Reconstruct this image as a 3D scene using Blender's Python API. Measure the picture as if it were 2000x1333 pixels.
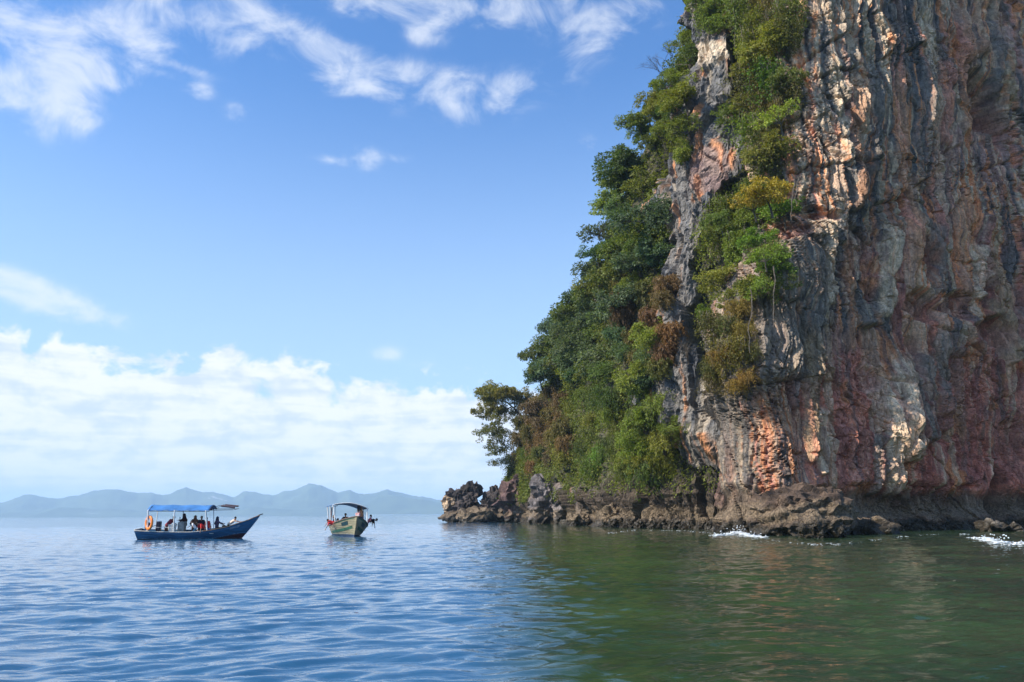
import bpy, bmesh, math, random
import numpy as np
from mathutils import Vector, Matrix, Euler
from mathutils.bvhtree import BVHTree

R = math.radians
scene = bpy.context.scene
for _o in list(bpy.data.objects):
    bpy.data.objects.remove(_o)
C = scene.collection

# ------------------------------------------------------------------ camera
F, CX, CY, EYE = 1555.0, 1000.0, 666.5, 1.5      # a 28 mm lens over a 2000 x 1333 frame
TILT, ROLL = R(12.26), R(-0.37)
cam_data = bpy.data.cameras.new('camera')
cam_data.sensor_width = 36.0
cam_data.lens = 36.0 * F / 2000.0
cam_data.clip_start, cam_data.clip_end = 0.2, 60000.0
cam = bpy.data.objects.new('camera', cam_data)
C.objects.link(cam)
CAM_R = Matrix.Rotation(math.pi / 2 + TILT, 3, 'X') @ Matrix.Rotation(ROLL, 3, 'Z')
cam.matrix_world = Matrix.Translation((0, 0, EYE)) @ CAM_R.to_4x4()
scene.camera = cam

# ------------------------------------------------------------------ light and exposure
SUN_AZ, SUN_EL = R(-109), R(39)                  # azimuth from +Y, negative is left; sun high over the left shoulder
scene.view_settings.view_transform = 'Standard'
scene.view_settings.look = 'None'
scene.view_settings.gamma = 1.0
scene.view_settings.exposure = 0.84
scene.render.engine = 'CYCLES'
cy = scene.cycles
cy.use_denoising = True
cy.max_bounces = 6
cy.diffuse_bounces = 3
cy.glossy_bounces = 3
cy.transmission_bounces = 4
cy.transparent_max_bounces = 8
cy.volume_bounces = 1
cy.sample_clamp_indirect = 6.0
cy.caustics_reflective = False
cy.caustics_refractive = False

sun_data = bpy.data.lights.new('sun', 'SUN')
sun_data.energy = 4.0
sun_data.angle = R(0.53)
sun_data.color = (1.0, 0.93, 0.82)
sun = bpy.data.objects.new('sun', sun_data)
C.objects.link(sun)
SUN_DIR = Vector((math.sin(SUN_AZ) * math.cos(SUN_EL), math.cos(SUN_AZ) * math.cos(SUN_EL), math.sin(SUN_EL)))
sun.rotation_euler = SUN_DIR.to_track_quat('Z', 'Y').to_euler()


def ray(u, v):
    """world direction through pixel (u, v) of the 2000 x 1333 frame"""
    return CAM_R @ Vector(((u - CX) / F, -(v - CY) / F, -1.0))


def px(u, v, Y):
    d = ray(u, v)
    k = Y / d.y
    return Vector((d.x * k, Y, EYE + d.z * k))


def ground(u, v):
    d = ray(u, v)
    k = -EYE / d.z
    return Vector((d.x * k, d.y * k, 0))


def project(P):
    """(n,3) array -> u, v arrays"""
    M = np.array(CAM_R)
    q = (np.asarray(P) - np.array([0, 0, EYE])) @ M
    w = np.maximum(-q[:, 2], 1e-3)
    return CX + F * q[:, 0] / w, CY - F * q[:, 1] / w


def azel(u, v):
    d = ray(u, v).normalized()
    return math.degrees(math.atan2(d.x, d.y)), math.degrees(math.asin(d.z))


# ------------------------------------------------------------------ node helper
class NT:
    def __init__(self, tree):
        self.t = tree
        self.n = tree.nodes
        self.l = tree.links

    def new(self, typ, **kw):
        nd = self.n.new(typ)
        for k, v in kw.items():
            setattr(nd, k, v)
        return nd

    def put(self, sock, val):
        if isinstance(val, bpy.types.NodeSocket):
            self.l.new(val, sock)
        elif val is not None:
            sock.default_value = val

    def math(self, op, a, b=None, c=None, clamp=False):
        nd = self.new('ShaderNodeMath', operation=op, use_clamp=clamp)
        for i, x in enumerate((a, b, c)):
            if x is not None:
                self.put(nd.inputs[i], x)
        return nd.outputs[0]

    def mix(self, fac, a, b, blend='MIX'):
        nd = self.new('ShaderNodeMix', data_type='RGBA', blend_type=blend)
        self.put(nd.inputs[0], fac)
        for i, x in ((6, a), (7, b)):
            if isinstance(x, (tuple, list)):
                x = (*x[:3], 1.0)
            self.put(nd.inputs[i], x)
        return nd.outputs[2]

    def smooth(self, x, lo, hi):
        nd = self.new('ShaderNodeMapRange', interpolation_type='SMOOTHSTEP')
        self.put(nd.inputs[0], x)
        nd.inputs[1].default_value, nd.inputs[2].default_value = lo, hi
        return nd.outputs[0]

    def noise(self, vec, scale, detail=4.0, rough=0.55, dist=0.0, lac=2.0):
        nd = self.new('ShaderNodeTexNoise')
        self.put(nd.inputs['Vector'], vec)
        nd.inputs['Scale'].default_value = scale
        nd.inputs['Detail'].default_value = detail
        nd.inputs['Roughness'].default_value = rough
        nd.inputs['Lacunarity'].default_value = lac
        nd.inputs['Distortion'].default_value = dist
        return nd.outputs[0]

    def combine(self, x, y, z):
        nd = self.new('ShaderNodeCombineXYZ')
        for i, q in enumerate((x, y, z)):
            self.put(nd.inputs[i], q)
        return nd.outputs[0]

    def mapping(self, vec, scale=(1, 1, 1), loc=(0, 0, 0), rot=(0, 0, 0)):
        nd = self.new('ShaderNodeMapping')
        self.put(nd.inputs[0], vec)
        nd.inputs[1].default_value, nd.inputs[2].default_value, nd.inputs[3].default_value = loc, rot, scale
        return nd.outputs[0]


# ------------------------------------------------------------------ sky
world = bpy.data.worlds.new('World')
scene.world = world
world.use_nodes = True
wt = NT(world.node_tree)
wt.n.clear()
sky = wt.new('ShaderNodeTexSky', sky_type='NISHITA')
sky.sun_disc = False
sky.sun_elevation = SUN_EL
sky.sun_rotation = SUN_AZ
sky.altitude = 0
sky.air_density = 1.0
sky.dust_density = 0.6
sky.ozone_density = 2.6
SKY_STRENGTH = 0.1
tc = wt.new('ShaderNodeTexCoord')
nrm = wt.new('ShaderNodeVectorMath', operation='NORMALIZE')
wt.l.new(tc.outputs['Generated'], nrm.inputs[0])
sx = wt.new('ShaderNodeSeparateXYZ')
wt.l.new(nrm.outputs[0], sx.inputs[0])
AZ = wt.math('MULTIPLY', wt.math('ARCTAN2', sx.outputs[0], sx.outputs[1]), 57.29578)
EL = wt.math('MULTIPLY', wt.math('ARCSINE', sx.outputs[2]), 57.29578)


def blob(u, v, ru, rv, deg, amp):
    """soft elliptical cloud seed around a sky direction (degrees)"""
    a, e = azel(u, v)
    k = 1 / 27.5
    ra, re, t = ru * k, rv * k, R(-deg)
    da = wt.math('SUBTRACT', AZ, a)
    de = wt.math('SUBTRACT', EL, e)
    x = wt.math('ADD', wt.math('MULTIPLY', da, math.cos(t) / ra), wt.math('MULTIPLY', de, math.sin(t) / ra))
    y = wt.math('ADD', wt.math('MULTIPLY', da, -math.sin(t) / re), wt.math('MULTIPLY', de, math.cos(t) / re))
    d2 = wt.math('ADD', wt.math('MULTIPLY', x, x), wt.math('MULTIPLY', y, y))
    return wt.math('MULTIPLY', wt.math('POWER', 2.718, wt.math('MULTIPLY', d2, -1.0)), amp)


# (u, v, half length, half thickness, slope in degrees (down to the right), weight)
SEEDS = [(330, 0, 110, 40, 15, .75), (420, 30, 120, 48, 18, .85), (520, 66, 120, 44, 20, .95), (620, 108, 110, 38, 22, .9), (710, 145, 90, 36, 20, .85), (770, 130, 60, 24, 15, .5),
         (925, 198, 66, 44, 10, 1.1), (850, 172, 60, 36, 16, .8), (990, 175, 50, 34, 0, .5), (30, 50, 140, 60, 15, .72), (110, 80, 100, 42, 18, .6), (180, 100, 60, 30, 15, .75),
         (225, 152, 46, 17, 8, 1.05), (130, 138, 42, 22, 8, .8), (285, 75, 70, 34, 28, .62), (240, 60, 60, 30, 20, .5), (90, 188, 90, 30, 12, .72), (30, 170, 70, 26, 10, .55),
         (40, 225, 90, 30, 8, .62), (160, 235, 26, 16, 5, .75), (270, 130, 50, 14, 5, .55), (350, 130, 60, 10, 5, .45), (800, 8, 150, 30, 4, .9), (1050, 18, 170, 40, 4, .85), (700, 12, 60, 20, 0, .7),
         (1210, 36, 110, 44, -20, .85), (1160, 80, 60, 30, -30, .6), (828, 70, 42, 18, 5, .75), (718, 310, 30, 22, 10, .8), (650, 315, 60, 12, 0, .42), (780, 312, 40, 12, 0, .42),
         (60, 575, 130, 28, 14, 1.0), (135, 602, 90, 14, 8, .9), (0, 545, 60, 18, 10, .7), (1070, 170, 90, 34, 0, .45),
         (1150, 285, 44, 22, 0, .55), (390, 178, 28, 16, 0, .55), (470, 215, 32, 16, 0, .5), (460, 235, 20, 10, 0, .45), (750, 690, 40, 16, 0, .6), (830, 715, 30, 12, 0, .5)]
seed = None
for s_ in SEEDS:
    b_ = blob(*s_)
    seed = b_ if seed is None else wt.math('ADD', seed, b_)
wv = wt.combine(AZ, wt.math('MULTIPLY', EL, 1.5), 0.0)
n_big = wt.noise(wv, 0.20, 10, 0.62, 0.55)
n_far = wt.noise(wt.combine(AZ, wt.math('MULTIPLY', EL, 2.0), 7.0), 0.028, 3, 0.5)
far_gate = wt.math('ADD', wt.smooth(wt.math('ABSOLUTE', AZ), 36, 52), wt.smooth(EL, 38, 48), clamp=True)
seed = wt.math('ADD', seed, wt.math('MULTIPLY', far_gate, wt.smooth(n_far, 0.5, 0.68)))
dens = wt.math('ADD', wt.math('MULTIPLY', wt.math('SUBTRACT', n_big, 0.5), 4.6), wt.math('SUBTRACT', wt.math('MINIMUM', seed, 1.0), 0.60))
high = wt.math('MULTIPLY', wt.smooth(dens, -0.55, 1.15), wt.smooth(seed, 0.03, 0.5))
high = wt.math('MULTIPLY', high, 0.70)

# the bank of cloud above the horizon
top = wt.math('ADD', wt.math('MULTIPLY', AZ, -0.072), 8.8)
top = wt.math('MAXIMUM', wt.math('MINIMUM', top, 11.8), 7.8)
n_bank = wt.noise(wt.combine(AZ, wt.math('MULTIPLY', EL, 1.4), 3.0), 0.26, 10, 0.60, 0.25)
edge = wt.math('ADD', wt.math('SUBTRACT', top, EL), wt.math('MULTIPLY', wt.math('SUBTRACT', n_bank, 0.5), 11.0))
bank = wt.smooth(edge, -0.35, 1.0)
bands = wt.noise(wt.combine(wt.math('MULTIPLY', AZ, 0.13), wt.math('MULTIPLY', EL, 1.15), 1.0), 1.0, 8, 0.55, 0.35)
lump = wt.noise(wt.combine(wt.math('MULTIPLY', AZ, 0.5), wt.math('MULTIPLY', EL, 0.8), 5.0), 0.9, 9, 0.6, 0.3)
thick = wt.math('ADD', wt.math('MULTIPLY', bands, 0.5), wt.math('MULTIPLY', lump, 0.5))
bank_col = wt.mix(wt.smooth(thick, 0.37, 0.57), (4.5, 4.95, 5.7), (6.2, 6.25, 6.35))
bank_a = wt.math('MULTIPLY', bank, wt.math('ADD', 0.82, wt.math('MULTIPLY', wt.smooth(thick, 0.35, 0.6), 0.16)))
# thin milky veil that pales the lower sky
veil = wt.math('MULTIPLY', wt.smooth(EL, 33, 5), 0.62)
skyc = wt.mix(1.0, sky.outputs[0], (0.61, 0.98, 1.34), 'MULTIPLY')
c1 = wt.mix(veil, skyc, (3.9, 4.95, 6.15))
c2 = wt.mix(high, c1, (5.6, 5.85, 6.3))
c3 = wt.mix(bank_a, c2, bank_col)
bg = wt.new('ShaderNodeBackground')
bg.inputs[1].default_value = SKY_STRENGTH
wt.l.new(c3, bg.inputs[0])
wo = wt.new('ShaderNodeOutputWorld')
wt.l.new(bg.outputs[0], wo.inputs[0])
world.cycles.sampling_method = 'MANUAL'
world.cycles.sample_map_resolution = 256

# ------------------------------------------------------------------ numpy noise
_rs = np.random.RandomState(7)
_PERM = _rs.permutation(4096).astype(np.int64)


def _hash(ix, iy, iz, seed=0):
    h = _PERM[(ix + seed * 131) & 4095]
    h = _PERM[(h + iy) & 4095]
    return _PERM[(h + iz) & 4095]


_GR = _rs.normal(size=(4096, 3))
_GR /= np.linalg.norm(_GR, axis=1)[:, None]
_RV = _rs.rand(4096, 4)


_PH = _rs.rand(4096) * 2 * math.pi
_G2 = np.stack([np.cos(_PH), np.sin(_PH)], -1).astype(np.float32)
_PERM32 = _PERM.astype(np.int32)


def perlin(x, y, z=0.0, seed=0):
    """gradient noise over (x, y); a scalar z picks another layer, an array z makes it 3-D"""
    if np.ndim(z):
        return perlin3(x, y, z, seed)
    x, y = np.broadcast_arrays(np.asarray(x, np.float32), np.asarray(y, np.float32))
    x0, y0 = np.floor(x), np.floor(y)
    fx, fy = x - x0, y - y0
    ix, iy = x0.astype(np.int32), y0.astype(np.int32)
    k = int(seed * 131 + z * 977)
    wx = fx * fx * fx * (fx * (fx * 6 - 15) + 10)
    wy = fy * fy * fy * (fy * (fy * 6 - 15) + 10)
    ha, hb = _PERM32[(ix + k) & 4095], _PERM32[(ix + 1 + k) & 4095]

    def dot(h, a, b):
        g = _PERM32[(h + iy + b) & 4095]
        return _G2[g, 0] * (fx - a) + _G2[g, 1] * (fy - b)
    n0 = dot(ha, 0, 0) * (1 - wx) + dot(hb, 1, 0) * wx
    n1 = dot(ha, 0, 1) * (1 - wx) + dot(hb, 1, 1) * wx
    return (n0 * (1 - wy) + n1 * wy) * 1.4


def perlin3(x, y, z, seed=0):
    x, y, z = np.broadcast_arrays(np.asarray(x, float), np.asarray(y, float), np.asarray(z, float))
    x0, y0, z0 = np.floor(x), np.floor(y), np.floor(z)
    fx, fy, fz = x - x0, y - y0, z - z0
    ix, iy, iz = x0.astype(np.int64), y0.astype(np.int64), z0.astype(np.int64)
    w = [q * q * q * (q * (q * 6 - 15) + 10) for q in (fx, fy, fz)]
    out = 0.0
    for a in (0, 1):
        for b in (0, 1):
            for c in (0, 1):
                g = _GR[_hash(ix + a, iy + b, iz + c, seed)]
                d = g[..., 0] * (fx - a) + g[..., 1] * (fy - b) + g[..., 2] * (fz - c)
                out = out + d * (w[0] if a else 1 - w[0]) * (w[1] if b else 1 - w[1]) * (w[2] if c else 1 - w[2])
    return out * 1.5


def fbm(x, y, z=0.0, octaves=4, gain=0.5, seed=0):
    a, f, o = 1.0, 1.0, 0.0
    for i in range(octaves):
        o = o + a * perlin(x * f, y * f, z * f + i * 3.7, seed + i)
        a *= gain
        f *= 2.03
    return o


def facets(x, y, seed=0, tilt=1.0):
    """broken-rock relief: every Voronoi cell is a tilted plane; returns height and edge distance"""
    ix, iy = np.floor(x).astype(np.int64), np.floor(y).astype(np.int64)
    d1 = np.full(x.shape, 9e9)
    d2 = np.full(x.shape, 9e9)
    h = np.zeros(x.shape)
    for a in (-1, 0, 1):
        for b in (-1, 0, 1):
            r = _RV[_hash(ix + a, iy + b, seed, seed)]
            g = _RV[_hash(ix + a, iy + b, seed + 17, seed + 5)]
            dx, dy = x - (ix + a + r[..., 0]), y - (iy + b + r[..., 1])
            dd = dx * dx + dy * dy
            hh = (r[..., 2] - .5) + tilt * ((g[..., 0] - .5) * dx + (g[..., 1] - .5) * dy)
            near = dd < d1
            d2 = np.where(near, d1, np.minimum(d2, dd))
            h = np.where(near, hh, h)
            d1 = np.where(near, dd, d1)
    return h, np.sqrt(d2) - np.sqrt(d1)


def sstep(a, b, x):
    t = np.clip((np.asarray(x, float) - a) / (b - a), 0, 1)
    return t * t * (3 - 2 * t)


def lerp3(w, a, b):
    w = np.asarray(w)[..., None]
    return a * (1 - w) + np.asarray(b) * w


# ------------------------------------------------------------------ object helpers
def tag(o, label=None, cat=None, group=None, kind=None):
    for k, v in (('label', label), ('category', cat), ('group', group), ('kind', kind)):
        if v:
            o[k] = v
    return o


def link(name, me, mat=None, parent=None):
    o = bpy.data.objects.new(name, me)
    if mat is not None and me is not None and not me.materials:
        me.materials.append(mat)
    C.objects.link(o)
    if parent is not None:
        o.parent = parent
    return o


def mesh_np(name, co, faces, smooth=True, col=None, quads=True):
    """fast mesh from numpy arrays; faces (m,4) or (m,3)"""
    me = bpy.data.meshes.new(name)
    co = np.ascontiguousarray(co, dtype=np.float32)
    faces = np.ascontiguousarray(faces, dtype=np.int32)
    k = faces.shape[1]
    me.vertices.add(len(co))
    me.vertices.foreach_set('co', co.ravel())
    me.loops.add(faces.size)
    me.loops.foreach_set('vertex_index', faces.ravel())
    me.polygons.add(len(faces))
    me.polygons.foreach_set('loop_start', np.arange(0, faces.size, k, dtype=np.int32))
    me.polygons.foreach_set('use_smooth', np.full(len(faces), smooth, dtype=bool))
    me.update(calc_edges=True)
    if col is not None:
        a = me.attributes.new('tint', 'FLOAT_COLOR', 'POINT')
        c4 = np.ones((len(co), 4), dtype=np.float32)
        c4[:, :3] = col
        a.data.foreach_set('color', c4.ravel())
    return me


def grid_faces(nr, nc):
    i = np.arange(nr - 1)[:, None] * nc + np.arange(nc - 1)[None, :]
    return np.stack([i, i + 1, i + nc + 1, i + nc], -1).reshape(-1, 4)


def simple_mat(name, col, rough=0.6, metal=0.0, vary=0.15, scale=6.0, bump=0.0, spec=0.4):
    """plain painted / cloth / wood surface with a little grime and unevenness"""
    m = bpy.data.materials.new(name)
    m.use_nodes = True
    t = NT(m.node_tree)
    bs = t.n['Principled BSDF']
    tcn = t.new('ShaderNodeTexCoord')
    n = t.noise(tcn.outputs['Object'], scale, 5, 0.6)
    dk = tuple(x * (1 - vary * 1.6) for x in col)
    lt = tuple(min(1, x * (1 + vary)) for x in col)
    t.put(bs.inputs['Base Color'], t.mix(t.smooth(n, .3, .7), dk, lt))
    bs.inputs['Roughness'].default_value = rough
    bs.inputs['Metallic'].default_value = metal
    bs.inputs['Specular IOR Level'].default_value = spec
    if bump:
        bp = t.new('ShaderNodeBump')
        bp.inputs['Strength'].default_value = bump
        bp.inputs['Distance'].default_value = 0.02
        t.l.new(t.noise(tcn.outputs['Object'], scale * 4, 4), bp.inputs['Height'])
        t.l.new(bp.outputs[0], bs.inputs['Normal'])
    return m

# ------------------------------------------------------------------ sea
def build_sea():
    NA, NR = 760, 720
    half = R(46)
    ang = np.linspace(-half, half, NA)
    r = 4.0 * (170 / 4.0) ** np.linspace(0, 1, NR)
    rr, aa = np.meshgrid(r, ang, indexing='ij')
    x, y = rr * np.sin(aa), rr * np.cos(aa)
    h = np.zeros_like(x)
    rnd = random.Random(4)
    # short wind ripples that run across the view, in broken groups
    wx = x + 0.5 * perlin(x * .3, y * .3, 1.0)
    wy = y + 0.5 * perlin(x * .3, y * .3, 5.0)
    for i in range(20):
        lam = 0.24 * 1.13 ** i
        th = R(97 + rnd.gauss(0, 38))
        k = 2 * math.pi / lam
        amp = 0.0068 * lam ** 0.9 * (1.35 if lam < .6 else 1 if lam < 1.3 else .5)
        env = 0.42 + 0.9 * sstep(-.35, .5, perlin(x / (lam * 4) + 7 * i, y / (lam * 3.2), i * 2.3))
        fade = 1 - sstep(lam * 45, lam * 110, rr)
        ph = k * (wx * math.cos(th) + wy * math.sin(th)) + rnd.random() * 6.28
        s = np.sin(ph)
        h += amp * env * fade * (s + 0.28 * np.cos(2 * ph))
    h += 0.012 * fbm(x * .55, y * 1.1, 2.0, 3) * (1 - sstep(40, 90, rr))
    h *= 1 - sstep(120, 168, rr)
    co = np.stack([x, y, h], -1).reshape(-1, 3)
    f = grid_faces(NR, NA)
    # the sheet goes on to the horizon on every side: ring segments that share the fan's border
    nv = len(co)
    extra, ef = [], []

    def idx(i, j):
        return i * NA + j
    outer = [r[-1] * (14000 / r[-1]) ** (q / 18) for q in range(1, 19)]
    prev = [idx(NR - 1, j) for j in range(NA)]
    for q in outer:
        cur = []
        for j in range(NA):
            extra.append((q * math.sin(ang[j]), q * math.cos(ang[j]), 0))
            cur.append(nv + len(extra) - 1)
        ef += [(prev[j], prev[j + 1], cur[j + 1], cur[j]) for j in range(NA - 1)]
        prev = cur
    # rest of the circle (behind and beside the camera)
    angs = np.linspace(half, 2 * math.pi - half, 90)
    left = [idx(i, 0) for i in range(NR)] + [nv + k * NA for k in range(18)]
    right = [idx(i, NA - 1) for i in range(NR)] + [nv + k * NA + NA - 1 for k in range(18)]
    rad = list(r) + outer
    prev = right
    loop = [idx(0, j) for j in range(NA)]
    for a in angs[1:-1]:
        cur = []
        for q in rad:
            extra.append((q * math.sin(a), q * math.cos(a), 0))
            cur.append(nv + len(extra) - 1)
        loop.append(cur[0])
        ef += [(prev[i], cur[i], cur[i + 1], prev[i + 1]) for i in range(len(rad) - 1)]
        prev = cur
    ef += [(prev[i], left[i], left[i + 1], prev[i + 1]) for i in range(len(rad) - 1)]
    co = np.vstack([co, np.array(extra)])
    # close the sheet under the camera
    n0 = len(co)
    co = np.vstack([co, co[loop] * np.array([.004, .004, 0])])
    k = len(loop)
    ef += [(n0 + i, n0 + (i + 1) % k, loop[(i + 1) % k], loop[i]) for i in range(k)]
    f = np.vstack([f, np.array(ef)])
    me = mesh_np('sea', co, f)
    m = bpy.data.materials.new('sea_water')
    m.use_nodes = True
    t = NT(m.node_tree)
    bs = t.n['Principled BSDF']
    geo = t.new('ShaderNodeNewGeometry')
    pos = geo.outputs['Position']
    sp = t.new('ShaderNodeSeparateXYZ')
    t.l.new(pos, sp.inputs[0])
    # open water is blue; to the right, shallow green with the cliff's reflection painted in
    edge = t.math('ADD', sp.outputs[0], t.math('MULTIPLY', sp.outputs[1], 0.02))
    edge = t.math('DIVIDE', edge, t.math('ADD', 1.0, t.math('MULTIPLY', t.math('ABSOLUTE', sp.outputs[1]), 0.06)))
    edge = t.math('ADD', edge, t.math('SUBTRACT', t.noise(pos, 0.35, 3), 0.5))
    shelf = t.smooth(edge, -0.4, 0.7)  # mask also follows the edge of the painted cliff reflection
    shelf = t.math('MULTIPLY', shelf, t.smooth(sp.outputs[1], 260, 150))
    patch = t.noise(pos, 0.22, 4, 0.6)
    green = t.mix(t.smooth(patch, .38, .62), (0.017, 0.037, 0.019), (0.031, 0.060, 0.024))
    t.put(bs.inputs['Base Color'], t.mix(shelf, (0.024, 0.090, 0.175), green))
    bs.inputs['Roughness'].default_value = 0.02
    bs.inputs['IOR'].default_value = 1.333
    bs.inputs['Specular IOR Level'].default_value = 0.5
    # ripples too fine for the mesh, and all ripples far out
    m1 = t.mapping(pos, (0.55, 1.5, 1.0))
    n1 = t.noise(m1, 2.6, 4, 0.55, 0.3)
    m2 = t.mapping(pos, (0.5, 1.0, 1.0), rot=(0, 0, R(12)))
    n2 = t.noise(m2, 0.9, 3, 0.5, 0.2)
    hgt = t.math('ADD', t.math('MULTIPLY', n1, 0.019), t.math('MULTIPLY', n2, 0.062))
    bp = t.new('ShaderNodeBump')
    bp.inputs['Strength'].default_value = 1.0
    bp.inputs['Distance'].default_value = 1.0
    t.l.new(hgt, bp.inputs['Height'])
    t.l.new(bp.outputs[0], bs.inputs['Normal'])
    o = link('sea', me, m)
    tag(o, kind='structure')
    return o


build_sea()

# ------------------------------------------------------------------ far hills
HILL_LINE = [(-900, 985), (-600, 972), (-380, 958), (-250, 968), (-120, 976), (0, 981), (20, 972), (40, 966), (75, 968), (112, 974), (130, 969), (165, 960), (205, 954), (250, 959),
             (312, 966), (330, 960), (356, 951), (390, 961), (412, 960), (452, 970), (470, 958), (492, 960), (528, 967),
             (550, 959), (575, 955), (598, 942), (622, 947), (655, 961), (680, 957), (708, 965), (735, 959), (752, 955), (785, 963), (850, 975),
             (900, 980), (1000, 984), (1200, 975), (1500, 970), (1900, 980), (2400, 985)]


def build_hills():
    nu, nv = 900, 46
    us = np.linspace(-900, 2400, nu)
    vs = np.interp(us, [p[0] for p in HILL_LINE], [p[1] for p in HILL_LINE])
    vs = vs - 3.0 * fbm(us / 34.0, us * 0, 1.0, 5, .55)
    hz = 1011 - 0.0065 * us
    Y0 = 7000.0
    top = np.maximum((hz - vs) / F * 0.955 * Y0, 8)
    X0 = (us - CX) / F * Y0 * 0.977
    q = np.linspace(-1, 1, nv)
    co = np.zeros((nv, nu, 3))
    for j, t in enumerate(q):
        y = Y0 + t * 1400
        base = np.exp(-(t / .42) ** 2) if t < 0 else np.exp(-(t / .6) ** 2)
        x = X0 * y / Y0
        spur = fbm(x / 620, np.full(nu, y / 900), 0.3, 5)
        front = np.exp(-((t + .72) / .16) ** 2) * (60 + 150 * fbm(x / 1500, np.full(nu, 3.0), 9.0, 5))
        h = top * base * (1 + (0.75 * spur if abs(t) > .05 else 0) * min(1, abs(t) * 3))
        h = np.where(t < 0, np.minimum(h, top * (1 - 0.25 * abs(t))), np.minimum(h, top * 0.93 * (1 - .3 * t)))
        h = np.maximum(h, np.minimum(front, top * .72))
        co[j, :, 0], co[j, :, 1], co[j, :, 2] = x, y, h - 4
    me = mesh_np('hills', co.reshape(-1, 3), grid_faces(nv, nu))
    m = bpy.data.materials.new('hill_forest')
    m.use_nodes = True
    t = NT(m.node_tree)
    g = t.new('ShaderNodeNewGeometry')
    n = t.noise(g.outputs['Position'], 0.006, 6, 0.6)
    pale = t.smooth(t.noise(g.outputs['Position'], 0.0035, 4, 0.6), 0.66, 0.72)
    col = t.mix(t.smooth(n, .35, .65), (0.035, 0.06, 0.03), (0.07, 0.10, 0.045))
    t.put(t.n['Principled BSDF'].inputs['Base Color'], t.mix(pale, col, (0.34, 0.32, 0.28)))
    t.n['Principled BSDF'].inputs['Roughness'].default_value = 0.95
    tag(link('hills', me, m), kind='structure')


build_hills()

# ------------------------------------------------------------------ rock material (colour comes with each surface, nodes add grain, lichen and pits)
def rock_mat(name, bump=0.10, tide=True, wet=True):
    m = bpy.data.materials.new(name)
    m.use_nodes = True
    t = NT(m.node_tree)
    bs = t.n['Principled BSDF']
    at = t.new('ShaderNodeAttribute', attribute_name='tint')
    g = t.new('ShaderNodeNewGeometry')
    pos = g.outputs['Position']
    n1 = t.noise(pos, 1.7, 9, 0.68, 0.3)
    n2 = t.noise(pos, 7.0, 5, 0.65)
    n3 = t.noise(t.mapping(pos, (1, 1, 0.22)), 3.2, 5, 0.6, 0.2)
    c = t.mix(0.85, at.outputs['Color'], t.mix(t.smooth(n1, .3, .7), (0.66, 0.63, 0.61), (1.42, 1.38, 1.33)), 'MULTIPLY')
    c = t.mix(0.6, c, t.mix(t.smooth(n2, .3, .68), (0.68, 0.67, 0.66), (1.32, 1.32, 1.32)), 'MULTIPLY')
    c = t.mix(0.55, c, t.mix(t.smooth(n3, .34, .62), (0.72, 0.72, 0.73), (1.25, 1.22, 1.18)), 'MULTIPLY')
    if tide:
        sp = t.new('ShaderNodeSeparateXYZ')
        t.l.new(pos, sp.inputs[0])
        wob = t.math('ADD', sp.outputs[2], t.math('MULTIPLY', t.math('SUBTRACT', t.noise(pos, 0.55, 5, 0.6), 0.5), 2.0))
        # oyster belt, then weed-dark rock that the swell keeps wet
        belt = t.math('MULTIPLY', t.smooth(wob, 0.75, 1.15), t.smooth(wob, 2.5, 1.7))
        grit = t.mix(t.smooth(n2, .35, .65), (0.06, 0.045, 0.03), (0.29, 0.21, 0.13))
        c = t.mix(t.math('MULTIPLY', belt, 0.72), c, grit)
        dark = t.smooth(wob, 1.0, 0.55)
        c = t.mix(dark, c, t.mix(t.smooth(n2, .4, .6), (0.018, 0.015, 0.010), (0.055, 0.042, 0.026)))
        t.put(bs.inputs['Roughness'], t.math('SUBTRACT', 0.85, t.math('MULTIPLY', dark, 0.4)))
    else:
        bs.inputs['Roughness'].default_value = 0.85
    bs.inputs['Specular IOR Level'].default_value = 0.3
    t.put(bs.inputs['Base Color'], c)
    bp = t.new('ShaderNodeBump')
    bp.inputs['Strength'].default_value = 0.9
    bp.inputs['Distance'].default_value = bump
    vor = t.new('ShaderNodeTexVoronoi', feature='DISTANCE_TO_EDGE')
    t.put(vor.inputs['Vector'], t.mapping(pos, (1, 1, .6)))
    vor.inputs['Scale'].default_value = 2.3
    hh = t.math('ADD', n1, t.math('MULTIPLY', n2, 0.45))
    hh = t.math('ADD', hh, t.math('MULTIPLY', t.smooth(vor.outputs['Distance'], 0.0, 0.06), 0.6))
    t.l.new(hh, bp.inputs['Height'])
    t.l.new(bp.outputs[0], bs.inputs['Normal'])
    return m


ROCK = rock_mat('limestone', 0.09)

SLATE = np.array([0.158, 0.148, 0.136])
INK = np.array([0.055, 0.060, 0.070])
CREAM = np.array([0.66, 0.55, 0.41])
ORANGE = np.array([0.64, 0.285, 0.125])
RUST = np.array([0.40, 0.165, 0.070])
RED = np.array([0.41, 0.150, 0.118])
PINK = np.array([0.56, 0.285, 0.215])
PLUM = np.array([0.35, 0.170, 0.140])
TAN = np.array([0.33, 0.25, 0.16])
BROWN = np.array([0.085, 0.065, 0.048])

# ------------------------------------------------------------------ the wall on the right
W0 = np.array([18.5, 60.0])
WT = np.array([26.5, 12.0]) / math.hypot(26.5, 12.0)
WN = np.array([WT[1], -WT[0]])


def wall_sz(u, v):
    d = ray(u, v)
    k = (W0 @ WN) / (d.x * WN[0] + d.y * WN[1])
    p = np.array([d.x * k, d.y * k])
    return float((p - W0) @ WT), float(EYE + d.z * k)


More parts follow.
